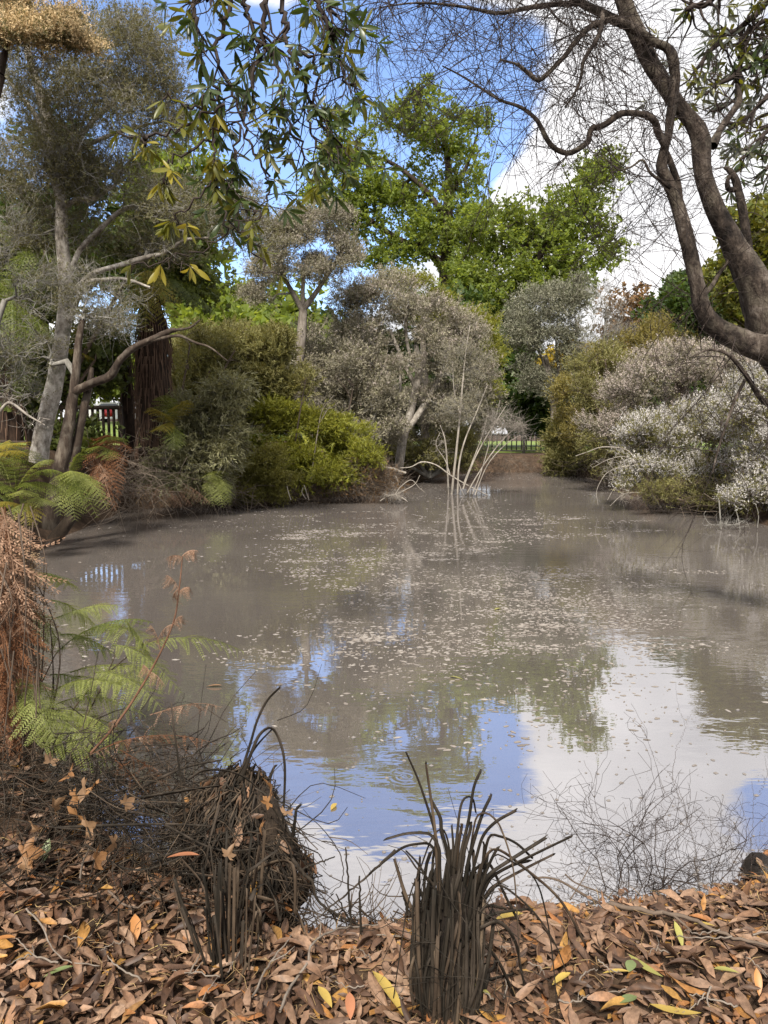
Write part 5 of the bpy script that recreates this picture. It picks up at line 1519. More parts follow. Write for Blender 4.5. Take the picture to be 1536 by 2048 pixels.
# ---------------------------------------------------------------- leaf litter on the near bank
litm = leaf_mat('dead_leaf', [(0, (0.040, 0.021, 0.013)), (.2, (0.093, 0.053, 0.033)), (.4, (0.217, 0.134, 0.085)), (.55, (0.071, 0.036, 0.021)), (.7, (0.172, 0.096, 0.055)), (.85, (0.267, 0.172, 0.112)), (.93, (0.255, 0.105, 0.036)), (.97, (0.345, 0.190, 0.048)), (1, (0.097, 0.046, 0.026))], .08, .55, .35, 3, .2, (1.3, 1.1, .8))
for _m in (litm,):                                   # mottling and blotches on each leaf
    _t = _m.node_tree
    _b = _t.nodes['Principled BSDF']
    _src = _b.inputs['Base Color'].links[0].from_socket
    _g = _t.nodes.new('ShaderNodeNewGeometry')
    _n = noise(_t, _g.outputs['Position'], 55, 4, .7)
    _r = _t.nodes.new('ShaderNodeMapRange')
    _r.inputs['From Min'].default_value = .3
    _r.inputs['From Max'].default_value = .7
    _r.inputs['To Min'].default_value = .55
    _r.inputs['To Max'].default_value = 1.35
    _t.links.new(_n.outputs[0], _r.inputs['Value'])
    _v = _t.nodes.new('ShaderNodeVectorMath')
    _v.operation = 'SCALE'
    _t.links.new(_src, _v.inputs[0])
    _t.links.new(_r.outputs[0], _v.inputs['Scale'])
    _t.links.new(_v.outputs[0], _b.inputs['Base Color'])
def dead_leaf_shape(seed, seg=5):
    g = np.random.default_rng(seed)
    V, F = blade_shape(seg, lambda t: math.sin(math.pi * min(1, .04 + .95 * t ** .9)) ** .85, g.uniform(-.9, 1.5), g.uniform(-.16, .22), g.uniform(-.8, .8))
    V = V.copy()
    V[:, 1] += .12 * g.normal() * (V[:, 0] - .5) ** 2 * 2
    V[:, 2] += g.normal(size=len(V)) * .012
    V[:, 0] -= .5
    return V, F
DL = [dead_leaf_shape(s) for s in range(14)]
DL3 = [dead_leaf_shape(s, 3) for s in range(14)]
DLM = [make_mesh('leaf', V, F, litm) for V, F in DL]
def litter_pos(n):
    P = np.stack([rng.uniform(-2.9, 2.3, n), rng.uniform(1.15, 3.9, n)], -1)
    d = shore_dist(P[:, 0], P[:, 1])
    k = (d > .015) & (P[:, 1] > 1.15) & ((d < 1.8))
    k &= (rng.random(n) < .3) | ~((P[:, 0] < -.62) & (P[:, 1] > 2.42))
    return P[k], d[k]
P2, dd = litter_pos(21000)
z = ground_z(P2[:, 0], P2[:, 1])
n = len(P2)
lay = rng.random(n) ** .7 * .055 * smooth(0, .25, dd)
pos = np.stack([P2[:, 0], P2[:, 1], z + .006 + lay], -1)
yaw = rng.random(n) * 6.283
tilt = rng.normal(size=n) * .26
d = np.stack([np.cos(yaw) * np.cos(tilt), np.sin(yaw) * np.cos(tilt), np.sin(tilt)], -1)
roll = rng.normal(size=(n, 3)) * .36
up = nrm(roll + np.array([0, 0, 1.0]))
flip = rng.random(n) < .4
up[flip] *= -1
Ls = .042 + .072 * rng.random(n) ** 1.5
Ws = Ls * (.20 + .13 * rng.random(n))
kind_ = rng.integers(0, len(DL), n)
# what stands largest in the picture: near, big, in the upper layers
inview = (np.abs(pos[:, 0]) / pos[:, 1] < .47) & (pos[:, 1] > 1.75) & (pos[:, 1] < 2.9)
score = (Ls / pos[:, 1]) * np.where(lay > .030, 1.0, .3) * inview
one = np.argsort(-score)[:290]
mask = np.ones(n, bool)
mask[one] = False
for i in one:
    place('leaf', DLM[kind_[i]], ground, pos[i] + np.array([0, 0, .006]), d[i], up[i], Ls[i], Ws[i])
gl_ = Geo()
for j in range(len(DL)):
    s = mask & (kind_ == j)
    gl_.leaves(DL3[j], pos[s], d[s], up[s], Ls[s], Ws[s])
lit = build('leaf_litter', gl_, litm, ground, kind='stuff')
# broken bits of leaf between the whole ones
P4, dd4 = litter_pos(9000)
n4 = len(P4)
pos4 = np.stack([P4[:, 0], P4[:, 1], ground_z(P4[:, 0], P4[:, 1]) + .02 + .042 * rng.random(n4)], -1)
gb_ = Geo()
gb_.leaves((np.array([(0, 0, 0), (.5, -.5, .08), (1, -.15, 0), (.75, .5, .1), (.2, .4, .03)]), [np.array([(0, 1, 2), (0, 2, 3), (0, 3, 4)])]), pos4, nrm(rng.normal(size=(n4, 3)) * np.array([1, 1, .3])), nrm(rng.normal(size=(n4, 3)) * .5 + np.array([0, 0, 1.0])),
           .012 + .035 * rng.random(n4) ** 1.5, .008 + .018 * rng.random(n4))
build('leaf_fragments', gb_, litm, ground, kind='stuff')
# crumbs and fine stalks between the leaves
P3, dd3 = litter_pos(5200)
z3 = ground_z(P3[:, 0], P3[:, 1])
pl = []
for (x, y), zz in zip(P3, z3):
    a = rng.random() * 6.283
    l = .025 + .06 * rng.random() ** 2
    p = np.array([x, y, zz + .02 + .045 * rng.random()])
    q = p + np.array([math.cos(a), math.sin(a), rng.normal() * .25]) * l
    pl.append((np.stack([p, (p + q) / 2 + rng.normal(size=3) * l * .12, q]), (.0013, .0012, .0008)))
build('leaf_stalks', Geo().tubes(pl, 3), bark_mat('leaf_stalk', [(0, (.12, .07, .03)), (.6, (.27, .18, .09)), (1, (.38, .30, .12))], 30, .1), ground, kind='stuff')

# single leaves that stand out
YL = [blade_shape(8, lp, c, b) for c, b in [(.3, .08), (.1, -.1), (.5, .05)]]
def colour_leaf(name, col, var=.12):
    return leaf_mat(name, [(0, tuple(np.array(col) * .9)), (1, col)], .25, .45, .4, 14, var, (1.3, 1.2, .7))
lc = dict(yellow=colour_leaf('yellow_leaf_skin', (.46, .33, .08)), orange=colour_leaf('orange_leaf_skin', (.42, .19, .06)), green=colour_leaf('green_leaf_skin', (.16, .20, .08)),
          lime=colour_leaf('lime_leaf_skin', (.33, .31, .09)), rust=colour_leaf('rust_leaf_skin', (.38, .16, .08)), tan=colour_leaf('tan_leaf_skin', (.36, .20, .10)))
def one_leaf(label, u, v, ang, L, col, zz=None, Y=None, ratio=.3, pitch=.05, name='fallen_leaf', k=0):
    if Y is None:
        P = onz(u, v, .24) if zz is None else onz(u, v, zz)
        if zz is None:
            P[2] = float(ground_z(P[0], P[1])) + .068
    else:
        P = at(u, v, Y)
    a = R(ang)
    dr = np.array([math.cos(a) * math.cos(pitch), math.sin(a) * math.cos(pitch), math.sin(pitch)])
    V, F = YL[k % 3]
    V = V.copy()
    V[:, 0] -= .5
    V = V * np.array([L, L * ratio, L]) * .86
    o = bpy.data.objects.new(name, make_mesh(name, V, F, lc[col]))
    COL.objects.link(o)
    s = nrm(np.cross([0.1, .2, 1], dr))
    nn = np.cross(dr, s)
    o.matrix_world = Matrix(((dr[0], s[0], nn[0], P[0]), (dr[1], s[1], nn[1], P[1]), (dr[2], s[2], nn[2], P[2]), (0, 0, 0, 1)))
    return tag(o, label, 'leaf')
one_leaf('yellow leaf floating on the mirrored sky between the two dead clumps', 667, 1613, 70, .075, 'yellow', zz=.006, ratio=.36)
one_leaf('small ochre leaf floating on the pond near the middle', 912, 1356, 150, .13, 'lime', zz=.006)
one_leaf('small yellow-green leaf floating far out on the froth', 995, 1218, 40, .11, 'lime', zz=.008, ratio=.45)
one_leaf('pale curled leaf floating near the green bracken tips', 428, 1372, 5, .13, 'tan', zz=.008, ratio=.25)
one_leaf('bright yellow leaf on the litter right behind the central dead clump', 1018, 1851, 15, .11, 'yellow', ratio=.36)
one_leaf('long yellow-green leaf pointing away on the litter at right', 1290, 1959, 130, .125, 'lime', ratio=.28, k=1)
one_leaf('thin yellow leaf lying crosswise beside the long yellow-green one', 1231, 1975, 2, .09, 'yellow', ratio=.2)
one_leaf('yellow leaf with turned-up tip at the foot of the central clump, right side', 1122, 1986, 35, .085, 'yellow', k=2)
one_leaf('rounded dull green leaf at the right, beside the thin yellow leaf', 1260, 1962, 60, .06, 'green', ratio=.55)
one_leaf('rounded green leaf near the bottom edge at right', 1254, 2026, 20, .07, 'green', ratio=.5)
one_leaf('yellow leaf near the water edge at right, below the dead branch', 1408, 1866, 175, .075, 'yellow')
one_leaf('straw-yellow leaf standing up among brown leaves at right', 1356, 1890, 95, .085, 'lime', pitch=.7)
one_leaf('long yellow leaf beside the left foot of the central clump', 776, 2002, 122, .19, 'yellow', ratio=.2, pitch=.15)
one_leaf('pale yellow leaf just right of the foot of the central clump', 957, 1999, 150, .08, 'lime', ratio=.38)
one_leaf('big yellow leaf at the bottom edge right of the centre', 1350, 2040, 170, .15, 'yellow', ratio=.26, k=1)
one_leaf('bright orange leaf standing upright at the right edge', 1515, 1978, 75, .08, 'orange', pitch=.8)
one_leaf('yellow pointed leaf near the bottom left of the central clump', 650, 2010, 125, .085, 'yellow', ratio=.36, pitch=.2)
one_leaf('orange leaf standing on edge amid brown leaves at left', 270, 1877, 105, .10, 'orange', ratio=.4, pitch=.7)
one_leaf('long orange-brown leaf resting on top of the cut stubs', 365, 1713, 4, .12, 'rust', Y=2.15, ratio=.3)
one_leaf('small orange leaf on the litter at the far left edge', 8, 1925, 10, .08, 'orange', ratio=.35)
one_leaf('green blade of a leaf hanging in the brown tangle at left', 92, 1702, 85, .09, 'green', Y=2.35, pitch=.9, ratio=.35)
one_leaf('red-orange leaf near the bottom edge left of the yellow one', 700, 2030, 95, .085, 'rust', pitch=.3, ratio=.36)
one_leaf('pale green leaf lying on litter at the lower left', 118, 1972, 30, .09, 'green', ratio=.26)
one_leaf('olive leaf on the litter at lower right', 1452, 1958, 170, .08, 'lime', ratio=.36)

# twigs lying on the litter
pale = bark_mat('pale_twig', [(0, (.09, .07, .055)), (1, (.24, .205, .17))], 30, .2)
def ground_twig(label, pts, r, mat, lift=.03, group=None, forks=(), name='twig'):
    rows = []
    for u, v in pts:
        q = onz(u, v, .24)
        rows.append((q[0], q[1], float(ground_z(q[0], q[1])) + .06 + lift * rng.random()))
    P = spline(np.array(rows), len(pts) * 5)
    P[:, 2] += rng.normal(size=len(P)) * .003
    g = Geo().tubes([(P, np.linspace(r, r * .5, len(P)))], 6, True)
    for k, ang, l in forks:
        k = int(k * (len(P) - 1))
        T = nrm(P[min(k + 1, len(P) - 1)] - P[k - 1])
        dd_ = nrm(np.array([T[0] * math.cos(ang) - T[1] * math.sin(ang), T[0] * math.sin(ang) + T[1] * math.cos(ang), .15]))
        g.tubes([(np.array([P[k], P[k] + dd_ * l * .5 + rng.normal(size=3) * l * .06, P[k] + dd_ * l]), (r * .6, r * .5, r * .3))], 5, True)
    o = build(name, g, mat, origin=P[0])
    return tag(o, label, 'twig', group)
ground_twig('long pale twig rising from the bottom edge towards the two dead clumps', [(560, 2040), (585, 1985), (615, 1950), (625, 1915), (680, 1860), (770, 1800)], .0042, pale, forks=[(.5, .7, .1)])
ground_twig('pale forked twig on the litter left of the long rising twig', [(505, 2020), (540, 1950), (575, 1905), (595, 1850)], .0034, pale, forks=[(.4, -.6, .08)])
ground_twig('brown stick lying from the waterline to the right edge', [(1220, 1812), (1290, 1840), (1370, 1860), (1450, 1880), (1560, 1912)], .008, darkwood if False else browntw, forks=[(.35, -.8, .12)])
ground_twig('thin grey twig curving over the litter at lower left', [(55, 1862), (85, 1890), (105, 1935), (140, 1952), (200, 1957)], .003, pale)
ground_twig('pale twig sticking up from the litter at left', [(162, 1800), (170, 1775), (188, 1745)], .0036, pale)
ground_twig('twig lying across the litter below the cut stubs', [(218, 1815), (265, 1838), (340, 1815), (420, 1808)], .004, browntw)
TW = 'thin pale twig lying among the brown leaves'
for k in range(34):
    u, v = rng.uniform(20, 1520), rng.uniform(1865, 2035)
    a, l = rng.random() * 6.283, rng.uniform(40, 120)
    ground_twig(TW, [(u, v), (u + math.cos(a) * l * .5 + rng.normal() * 8, v + math.sin(a) * l * .28 + rng.normal() * 4), (u + math.cos(a) * l, v + math.sin(a) * l * .55)], rng.uniform(.0016, .003), pale, .02,
                'thin twigs on the leaf litter', forks=[(.5, rng.normal(), .04)] if k % 2 else ())

# ---------------------------------------------------------------- the cut clump in the middle of the foreground
bladem = bark_mat('dead_blade', [(0, (0.007, 0.006, 0.004)), (.5, (0.022, 0.017, 0.012)), (1, (0.053, 0.041, 0.031))], 22, .3, .75, stretch=(1, 1, .12), dist=.004)
bladeb = bark_mat('dead_blade_brown', [(0, (0.022, 0.015, 0.010)), (.5, (0.056, 0.039, 0.026)), (1, (0.112, 0.083, 0.056))], 22, .3, .75, stretch=(1, 1, .12), dist=.004)
def strap(P, r, flat=.5, sides=6):
    """A flattened, slightly folded dead blade with a ragged cut end."""
    P = np.asarray(P, float)
    n = len(P)
    T = nrm(np.gradient(P, axis=0))
    ref = nrm(rng.normal(size=3) * .4 + np.array([0.2, 1, .1]))
    A = nrm(np.cross(T, ref))
    B = np.cross(T, A)
    prof = [(1, .12), (.45, .5), (-.1, .28), (-1, .42), (-.6, -.28), (.2, -.30)]
    r = np.broadcast_to(r, (n,))
    V = np.stack([P + A * (r * px)[:, None] + B * (r * py * flat * 1.4)[:, None] for px, py in prof], 1)
    V[-1] += T[-1] * (rng.normal(size=(6, 1)) * r[-1] * 1.4)
    m = 6
    i = np.arange(n - 1)[:, None] * m
    k = np.arange(m)[None]
    q = np.stack([i + k, i + (k + 1) % m, i + m + (k + 1) % m, i + m + k], -1).reshape(-1, 4)
    return Geo().add(V.reshape(-1, 3), [q, np.array([[(n - 1) * m + j for j in range(m)]])])
cbase = at(890, 2046, 1.80)
cbase[2] = float(ground_z(cbase[0], cbase[1]))
ct = thing('cut_sedge_clump', 'dark cut-back clump of dead arching blades standing in the middle of the foreground', 'dead plant', cbase)
CY = 1.86
g = Geo()
core = np.stack([np.linspace(cbase[0], at(915, 1690, CY)[0], 12), np.linspace(cbase[1], CY, 12), np.linspace(cbase[2] - .03, at(905, 1745, CY)[2], 12)], -1)
build('core', gnarl(core, np.array([.058, .056, .054, .052, .05, .048, .047, .046, .044, .04, .034, .012]), 18, .16, 9), bark_mat('clump_core', [(0, (.008, .006, .005)), (1, (.035, .025, .018))], 30, 1.0, stretch=(1, 1, .2)), ct)
def crop_pt(x, y):
    return 740 + x / 3.49, 1500 + y / 3.49
TR = [[(470, 660), (440, 520), (380, 330), (330, 190), (250, 10)], [(455, 560), (425, 330), (390, 90)], [(545, 740), (500, 560), (490, 470), (425, 345)], [(640, 700), (690, 480), (725, 260), (775, 140)],
      [(600, 680), (625, 440), (650, 350), (685, 325), (720, 345), (740, 440)], [(700, 720), (780, 460), (850, 310)], [(700, 700), (740, 480), (800, 440), (860, 470), (920, 560), (1000, 830), (1030, 1200), (1050, 1500)],
      [(740, 760), (790, 600), (880, 500), (1020, 420)], [(780, 820), (830, 610), (900, 600), (1020, 650), (1130, 750)], [(780, 950), (830, 870), (960, 780), (1230, 610)], [(760, 1060), (830, 910), (900, 850), (1160, 720), (1410, 600)],
      [(750, 1160), (820, 1000), (900, 930), (1100, 820), (1280, 730)], [(770, 950), (850, 760), (900, 670)], [(790, 920), (860, 740), (960, 760), (1150, 900), (1240, 1200), (1290, 1600), (1310, 1900)],
      [(690, 900), (760, 810), (830, 795), (880, 880), (960, 1050), (1040, 1200)], [(800, 1050), (880, 950), (960, 970), (1150, 1140), (1300, 1370), (1400, 1650), (1470, 1900)], [(780, 800), (880, 690), (1100, 840), (1330, 1050), (1500, 1350)],
      [(560, 760), (540, 620), (500, 550), (430, 620), (350, 830), (270, 1050), (200, 1480), (140, 1900)], [(480, 690), (430, 600), (370, 580), (250, 585), (100, 625)], [(470, 760), (420, 660), (330, 655), (230, 680), (120, 760), (0, 860)],
      [(450, 960), (400, 890), (330, 830), (240, 710), (130, 665)], [(310, 1200), (290, 1110), (240, 990), (170, 760)], [(470, 1080), (430, 960), (340, 800), (250, 700)], [(690, 1300), (750, 1220), (850, 1150), (1000, 1120), (1130, 1110)],
      [(690, 1450), (740, 1360), (800, 1360), (900, 1480), (1000, 1700), (1060, 1900)], [(690, 1640), (760, 1560), (850, 1530), (880, 1450)], [(690, 1870), (850, 1780), (1000, 1700), (1230, 1690)], [(690, 1760), (800, 1620), (1000, 1560)],
      [(760, 1130), (830, 1050), (900, 900), (960, 860)], [(350, 1500), (330, 1300), (350, 1100), (400, 960), (450, 880)], [(560, 700), (590, 800), (610, 1000), (630, 1300)], [(520, 900), (500, 1200), (530, 1380), (620, 1480)],
      [(770, 1240), (900, 1200), (1010, 1330), (1060, 1560), (1110, 1800)], [(740, 1180), (810, 1090), (960, 1110)], [(300, 1700), (290, 1400), (320, 1150), (300, 1000)], [(420, 1250), (360, 1000), (300, 930)],
      [(620, 640), (640, 530), (635, 520)], [(580, 680), (575, 590), (570, 530)], [(760, 900), (800, 700), (790, 640)], [(660, 700), (700, 560), (705, 510)], [(720, 1000), (870, 870), (1000, 800), (1120, 770)]]
for i, tr in enumerate(TR):
    thin = len(tr) > 6
    if tr[0][1] < 1000 and 380 < tr[0][0] < 860:                 # every blade is rooted down in the clump
        tr = [(560 + (tr[0][0] - 600) * .55, tr[0][1] + 420), ((560 + (tr[0][0] - 600) * .55 + tr[0][0] * 2) / 3, tr[0][1] + 140)] + tr
    pts = [crop_pt(*p) for p in tr]
    w = 3.4 + 1.7 * rng.random()
    y0 = CY + rng.uniform(-.07, .05)
    dy = rng.uniform(-.08, .08) if len(pts) > 4 else rng.uniform(-.05, .12)
    rows = [at(u, v, y0 + dy * (j / (len(pts) - 1))) for j, (u, v) in enumerate(pts)]
    P = spline(np.array(rows), len(pts) * 6)
    r = np.linspace(w, w * (.4 if thin else rng.uniform(.35, .85)), len(P)) / FPX * 1.95 * (.55 if thin else 1)
    build('blade', strap(P, r), bladeb if i % 5 == 1 else bladem, ct)
for i in range(125):
    a = rng.random() * 6.283
    k = rng.random() ** .6
    rad = .056
    p0 = cbase + np.array([math.cos(a) * rad * (.9 + .35 * rng.random()), math.sin(a) * rad * (.9 + .3 * rng.random()), 0])
    top = at(913, 1692, CY) + np.array([math.cos(a) * .052, math.sin(a) * .05, 0]) + rng.normal(size=3) * .012
    h = .2 + .74 * rng.random() ** .7
    q = p0 + (top - p0) * h + np.array([math.cos(a), math.sin(a), 0]) * (.004 + .06 * rng.random() ** 3)
    m1 = p0 + (q - p0) * .33 + rng.normal(size=3) * .014 + np.array([math.cos(a), math.sin(a), 0]) * .012
    m2 = p0 + (q - p0) * .7 + rng.normal(size=3) * .014 + np.array([math.cos(a), math.sin(a), 0]) * .012
    build('blade', strap(bez(p0, m1, m2, q, 9), rng.uniform(.0022, .0062), rng.uniform(.25, .6)), bladeb if rng.random() < .25 else bladem, ct)
tangle('fine_stalks', None, None, [(core[9] + np.array([0, -.03, 0]), (.07, .05, .05)), (core[5] + np.array([0, -.06, 0]), (.08, .04, .1)), (core[2] + np.array([.05, -.05, 0]), (.1, .05, .06))], 45, .16, bladem, .0013, ct, 'stuff', .3, 4)

# ---------------------------------------------------------------- cut stubs and the dead mound behind them, left of the middle
sb = at(455, 1925, 2.02)
sb[2] = float(ground_z(sb[0], sb[1]))
st_ = thing('cut_sedge_stubs', 'group of upright cut brown stubs in front of the dead mound', 'dead plant', sb)
for i in range(52):
    off = rng.normal(size=2) * np.array([.040, .05])
    p0 = sb + np.array([off[0], off[1], -.02])
    h = rng.uniform(.12, .40)
    q = p0 + np.array([off[0] * .5 + rng.normal() * .02, off[1] * .4 + rng.normal() * .02, h])
    build('stub', strap(bez(p0, p0 + (q - p0) * .35 + rng.normal(size=3) * .006, p0 + (q - p0) * .7 + rng.normal(size=3) * .006, q, 7), rng.uniform(.0028, .0062), .6), [bladem, bladeb, bladem][i % 3], st_)
def z7(x, y):
    return x / 2, 1450 + y / 2
for tr in [[(1000, 700), (1030, 650), (1065, 640), (1100, 700), (1120, 790)], [(960, 760), (980, 700), (1010, 690), (1040, 760), (1040, 860)], [(920, 900), (960, 770), (1000, 740), (1040, 800), (1060, 900)],
           [(840, 700), (800, 620), (730, 540)], [(940, 860), (980, 620), (1030, 560), (1110, 500)], [(950, 640), (1060, 560), (1170, 560), (1180, 760)], [(900, 840), (1000, 900), (1100, 960)], [(1000, 680), (1080, 700), (1180, 740), (1230, 860)]]:
    pts = [z7(*p) for p in tr]
    P = spline(np.array([at(u, v, 2.08 + .05 * rng.normal()) for u, v in pts]), len(pts) * 6)
    build('blade', strap(P, np.linspace(.0075, .004, len(P))), bladem if rng.random() < .5 else bladeb, st_)

mb = at(478, 1790, 2.5)
mb[2] = float(ground_z(mb[0], mb[1])) - .03
mt = thing('dead_sedge_mound', 'brown dome of dead drooping sedge with tall bent stalks at the water edge', 'dead plant', mb)
mtop = at(484, 1535, 2.55)
prof = np.array([.165, .18, .19, .195, .19, .18, .165, .14, .10, .03])
cz = np.linspace(mb[2] - .05, mtop[2] - .02, 10)
mc = np.stack([np.linspace(mb[0], mtop[0], 10), np.linspace(mb[1], mtop[1], 10), cz], -1)
build('core', gnarl(mc, prof * .86, 22, .16, 6), bark_mat('mound_core', [(0, (.014, .010, .007)), (1, (.06, .042, .028))], 26, 1.0), mt)
def dome_pt(a, h, k=1.0):
    i = h * 9
    j = min(8, int(i))
    c = mc[j] + (mc[j + 1] - mc[j]) * (i - j)
    r = (prof[j] + (prof[j + 1] - prof[j]) * (i - j)) * k
    r *= 1 + .16 * math.sin(2 * a + 5 * h + .6) + .12 * math.sin(3 * a - 9 * h) + .08 * math.sin(7 * a + 4 * h)      # lumpy and slumped
    c = c + np.array([-.05 * (1 - h) + .03 * math.sin(6 * h), 0, 0])
    return c + np.array([math.cos(a) * r, math.sin(a) * r, 0])
plA, plB = [], []
for i in range(1500):
    a = rng.random() * 6.283
    h0 = 1 - .75 * rng.random() ** 1.4
    l = .1 + .45 * rng.random()
    da = rng.normal() * .35
    P = np.array([dome_pt(a + da * s, max(.02, h0 - l * s), 1.02 + .12 * rng.random()) for s in np.linspace(0, 1, 6)])
    P += rng.normal(size=P.shape) * .016
    if i % 9 == 0:                                          # strays standing off the dome
        o_ = nrm(P[-1] - mc[5]) * np.array([1, 1, .2])
        P += o_ * (np.linspace(0, 1, 6)[:, None] ** 2) * rng.uniform(.03, .14)
    (plA if rng.random() < .55 else plB).append((P, np.linspace(.0032, .0014, 6) * (.5 + rng.random())))
build('dead_strands', Geo().tubes(plA, 4), bladem, mt, kind='stuff')
build('dead_strands', Geo().tubes(plB, 4), bladeb, mt, kind='stuff')
gl_ = Geo()
k = 170
aa, hh = rng.random(k) * 6.283, .15 + .8 * rng.random(k)
PP = np.array([dome_pt(a, h, 1.1) for a, h in zip(aa, hh)])
dd_ = rng.normal(size=(k, 3)) + np.array([0, -.2, -.6])
for j in range(6):
    gl_.leaves(DL[j], PP[j::6], dd_[j::6], rng.normal(size=(len(PP[j::6]), 3)), .05 + .06 * rng.random(len(PP[j::6])), .02 + .012 * rng.random(len(PP[j::6])))
build('caught_leaves', gl_, litm, mt, kind='stuff')
for pts, w, Yd in [([(372, 1650), (362, 1560), (350, 1470), (343, 1405)], 3.4, 2.42), ([(476, 1565), (500, 1490), (515, 1440), (535, 1400), (562, 1372)], 3.6, 2.5), ([(482, 1560), (505, 1500), (520, 1468), (542, 1455), (560, 1482), (570, 1540), (565, 1660)], 3.6, 2.48),
                   ([(470, 1560), (510, 1495), (540, 1462), (546, 1458)], 4.5, 2.5), ([(583, 1690), (590, 1640), (593, 1618), (602, 1609)], 4.2, 2.4), ([(278, 1596), (340, 1585), (440, 1570)], 4.2, 2.32), ([(115, 1655), (230, 1650), (340, 1648), (420, 1652)], 3.0, 2.3),
                   ([(280, 1575), (370, 1535), (440, 1520)], 3.2, 2.5), ([(540, 1555), (548, 1535), (553, 1530)], 3.6, 2.5), ([(300, 1720), (400, 1690), (520, 1660)], 2.6, 2.28), ([(330, 1650), (440, 1700), (560, 1690)], 2.4, 2.25), ([(375, 1560), (410, 1540), (470, 1545), (520, 1580), (560, 1640), (585, 1720)], 2.6, 2.36),
                   ([(170, 1690), (270, 1740), (400, 1700)], 2.4, 2.25), ([(555, 1660), (580, 1700), (590, 1790)], 3.4, 2.3), ([(230, 1620), (320, 1640), (360, 1690), (370, 1740)], 2.4, 2.28), ([(440, 1610), (420, 1680), (410, 1740)], 3, 2.2), ([(560, 1680), (520, 1780), (500, 1830)], 3, 2.2)]:
    P = spline(np.array([at(u, v, Yd) for u, v in pts]), len(pts) * 7)
    build('stalk', strap(P, np.linspace(w, w * .6, len(P)) / FPX * Yd, .7), bladem, mt)

# bare sticks between the two clumps
for label, pts, w, Yd in [('crooked brown branch bending down to the water beside the dead mound', [(585, 1715), (605, 1745), (625, 1765), (632, 1795), (648, 1812), (690, 1838), (730, 1850)], 4.0, 2.3),
                          ('short straight twig pointing right from the dead mound over the water', [(596, 1742), (630, 1728), (670, 1713)], 2.6, 2.35),
                          ('thin dark stick standing straight up between the two clumps', [(702, 1850), (698, 1790), (691, 1695)], 2.8, 2.15),
                          ('long thin stem slanting from the central clump down to the left', [(790, 1700), (720, 1765), (660, 1815), (618, 1852)], 2.8, 2.2),
                          ('short dark stub standing at the shore just left of the central clump', [(722, 1890), (720, 1820), (719, 1752)], 3.2, 2.1),
                          ('curled tendril hanging over the water between the two clumps', [(643, 1683), (670, 1690), (685, 1725), (684, 1765), (660, 1788)], 1.4, 2.2),
                          ('thin broken stalk leaning at the shore beside the thin dark stick', [(740, 1860), (700, 1840), (672, 1788)], 2.6, 2.2),
                          ('dark stub with a bent top at the left foot of the central clump', [(818, 1830), (805, 1775), (790, 1718)], 4.0, 1.95)]:
    P = spline(np.array([at(u, v, Yd) for u, v in pts]), len(pts) * 7)
    P[1:-1] += rng.normal(size=(len(P) - 2, 3)) * .0012
    o = build('dry_stick', Geo().tubes([(P, np.linspace(w, w * .55, len(P)) / FPX * Yd)], 6, True), bladem, origin=P[0])
    tag(o, label, 'stick')
cs = [(np.array([x, y, float(ground_z(x, y)) + .05]), (.1, .06, .04)) for x, y in [tuple(onz(u, v, .1)[:2]) for u, v in [(650, 1870), (700, 1875), (760, 1868), (600, 1860), (820, 1870)]]]
tangle('shore_stems', 'dry broken stems along the shore between the two clumps', None, cs, 45, .16, bladeb, .0022, kind='stuff', hang=.1)

# added twigs that stand in for branches mirrored in the near water
g = np.random.default_rng(31)
kb = onz(1335, 1795)
kt = thing('twig_reflection', 'fine squiggly twigs standing in for branches mirrored in the bright water at right', 'bush', kb)
st, di, ln = [], [], []
for i in range(20):
    st.append(kb + np.array([g.normal() * .10, .02 + abs(g.normal()) * .06, -.03]))
    di.append(nrm(np.array([g.normal() * .42, g.normal() * .12 + .05, 1.0])))
    ln.append(.28 + .30 * g.random())
tw = twig_tree(st, di, ln, .0024, 2, -.15, g, kink=1.3, kids=(6, 4), fork=.55)
build('stems', Geo().tubes([q for q in tw if len(q[0]) == 9], 4), twigd, kt, kind='stuff')
build('twigs', Geo().tubes([(P, np.maximum(r * .8, .0007)) for P, r in tw if len(P) != 9], 3), twigd, kt, kind='stuff')
for i, (pts, w) in enumerate([([(1070, 1757), (1090, 1755), (1120, 1762), (1160, 1785), (1200, 1806), (1250, 1812)], 3.6), ([(1130, 1748), (1150, 1765), (1200, 1785), (1235, 1806)], 2.4), ([(1180, 1732), (1165, 1760), (1140, 1800)], 1.6)]):
    P = spline(np.array([at(u, v, 2.62) for u, v in pts]), len(pts) * 6)
    o = build('dead_branch', Geo().tubes([(P, np.linspace(w * .6, w, len(P)) / FPX * 2.62)], 6, True), browntw, origin=P[0])
    tag(o, ['forked dead branch reaching from the litter out over the bright water', 'thin side branch beside the forked dead branch at the shore', 'upright hair-thin twig at the shore right of the central clump'][i], 'branch')
# dark mud lump at the right edge
c = onz(1535, 1735, .03)
ml = gnarl(np.array([c + (0, 0, -.1), c + (0, 0, -.04), c + (0, 0, .005), c + (0, 0, .02), c + (0.01, 0, .032), c + (.01, 0, .036)]), np.array([.10, .095, .08, .06, .035, .008]), 20, .14, 8)
tag(build('mud_lump', ml, bark_mat('wet_mud', [(0, (.008, .006, .005)), (1, (.03, .024, .019))], 12, .8, .35), origin=c), 'dark wet lump of mud at the right edge of the near shore', 'mud')

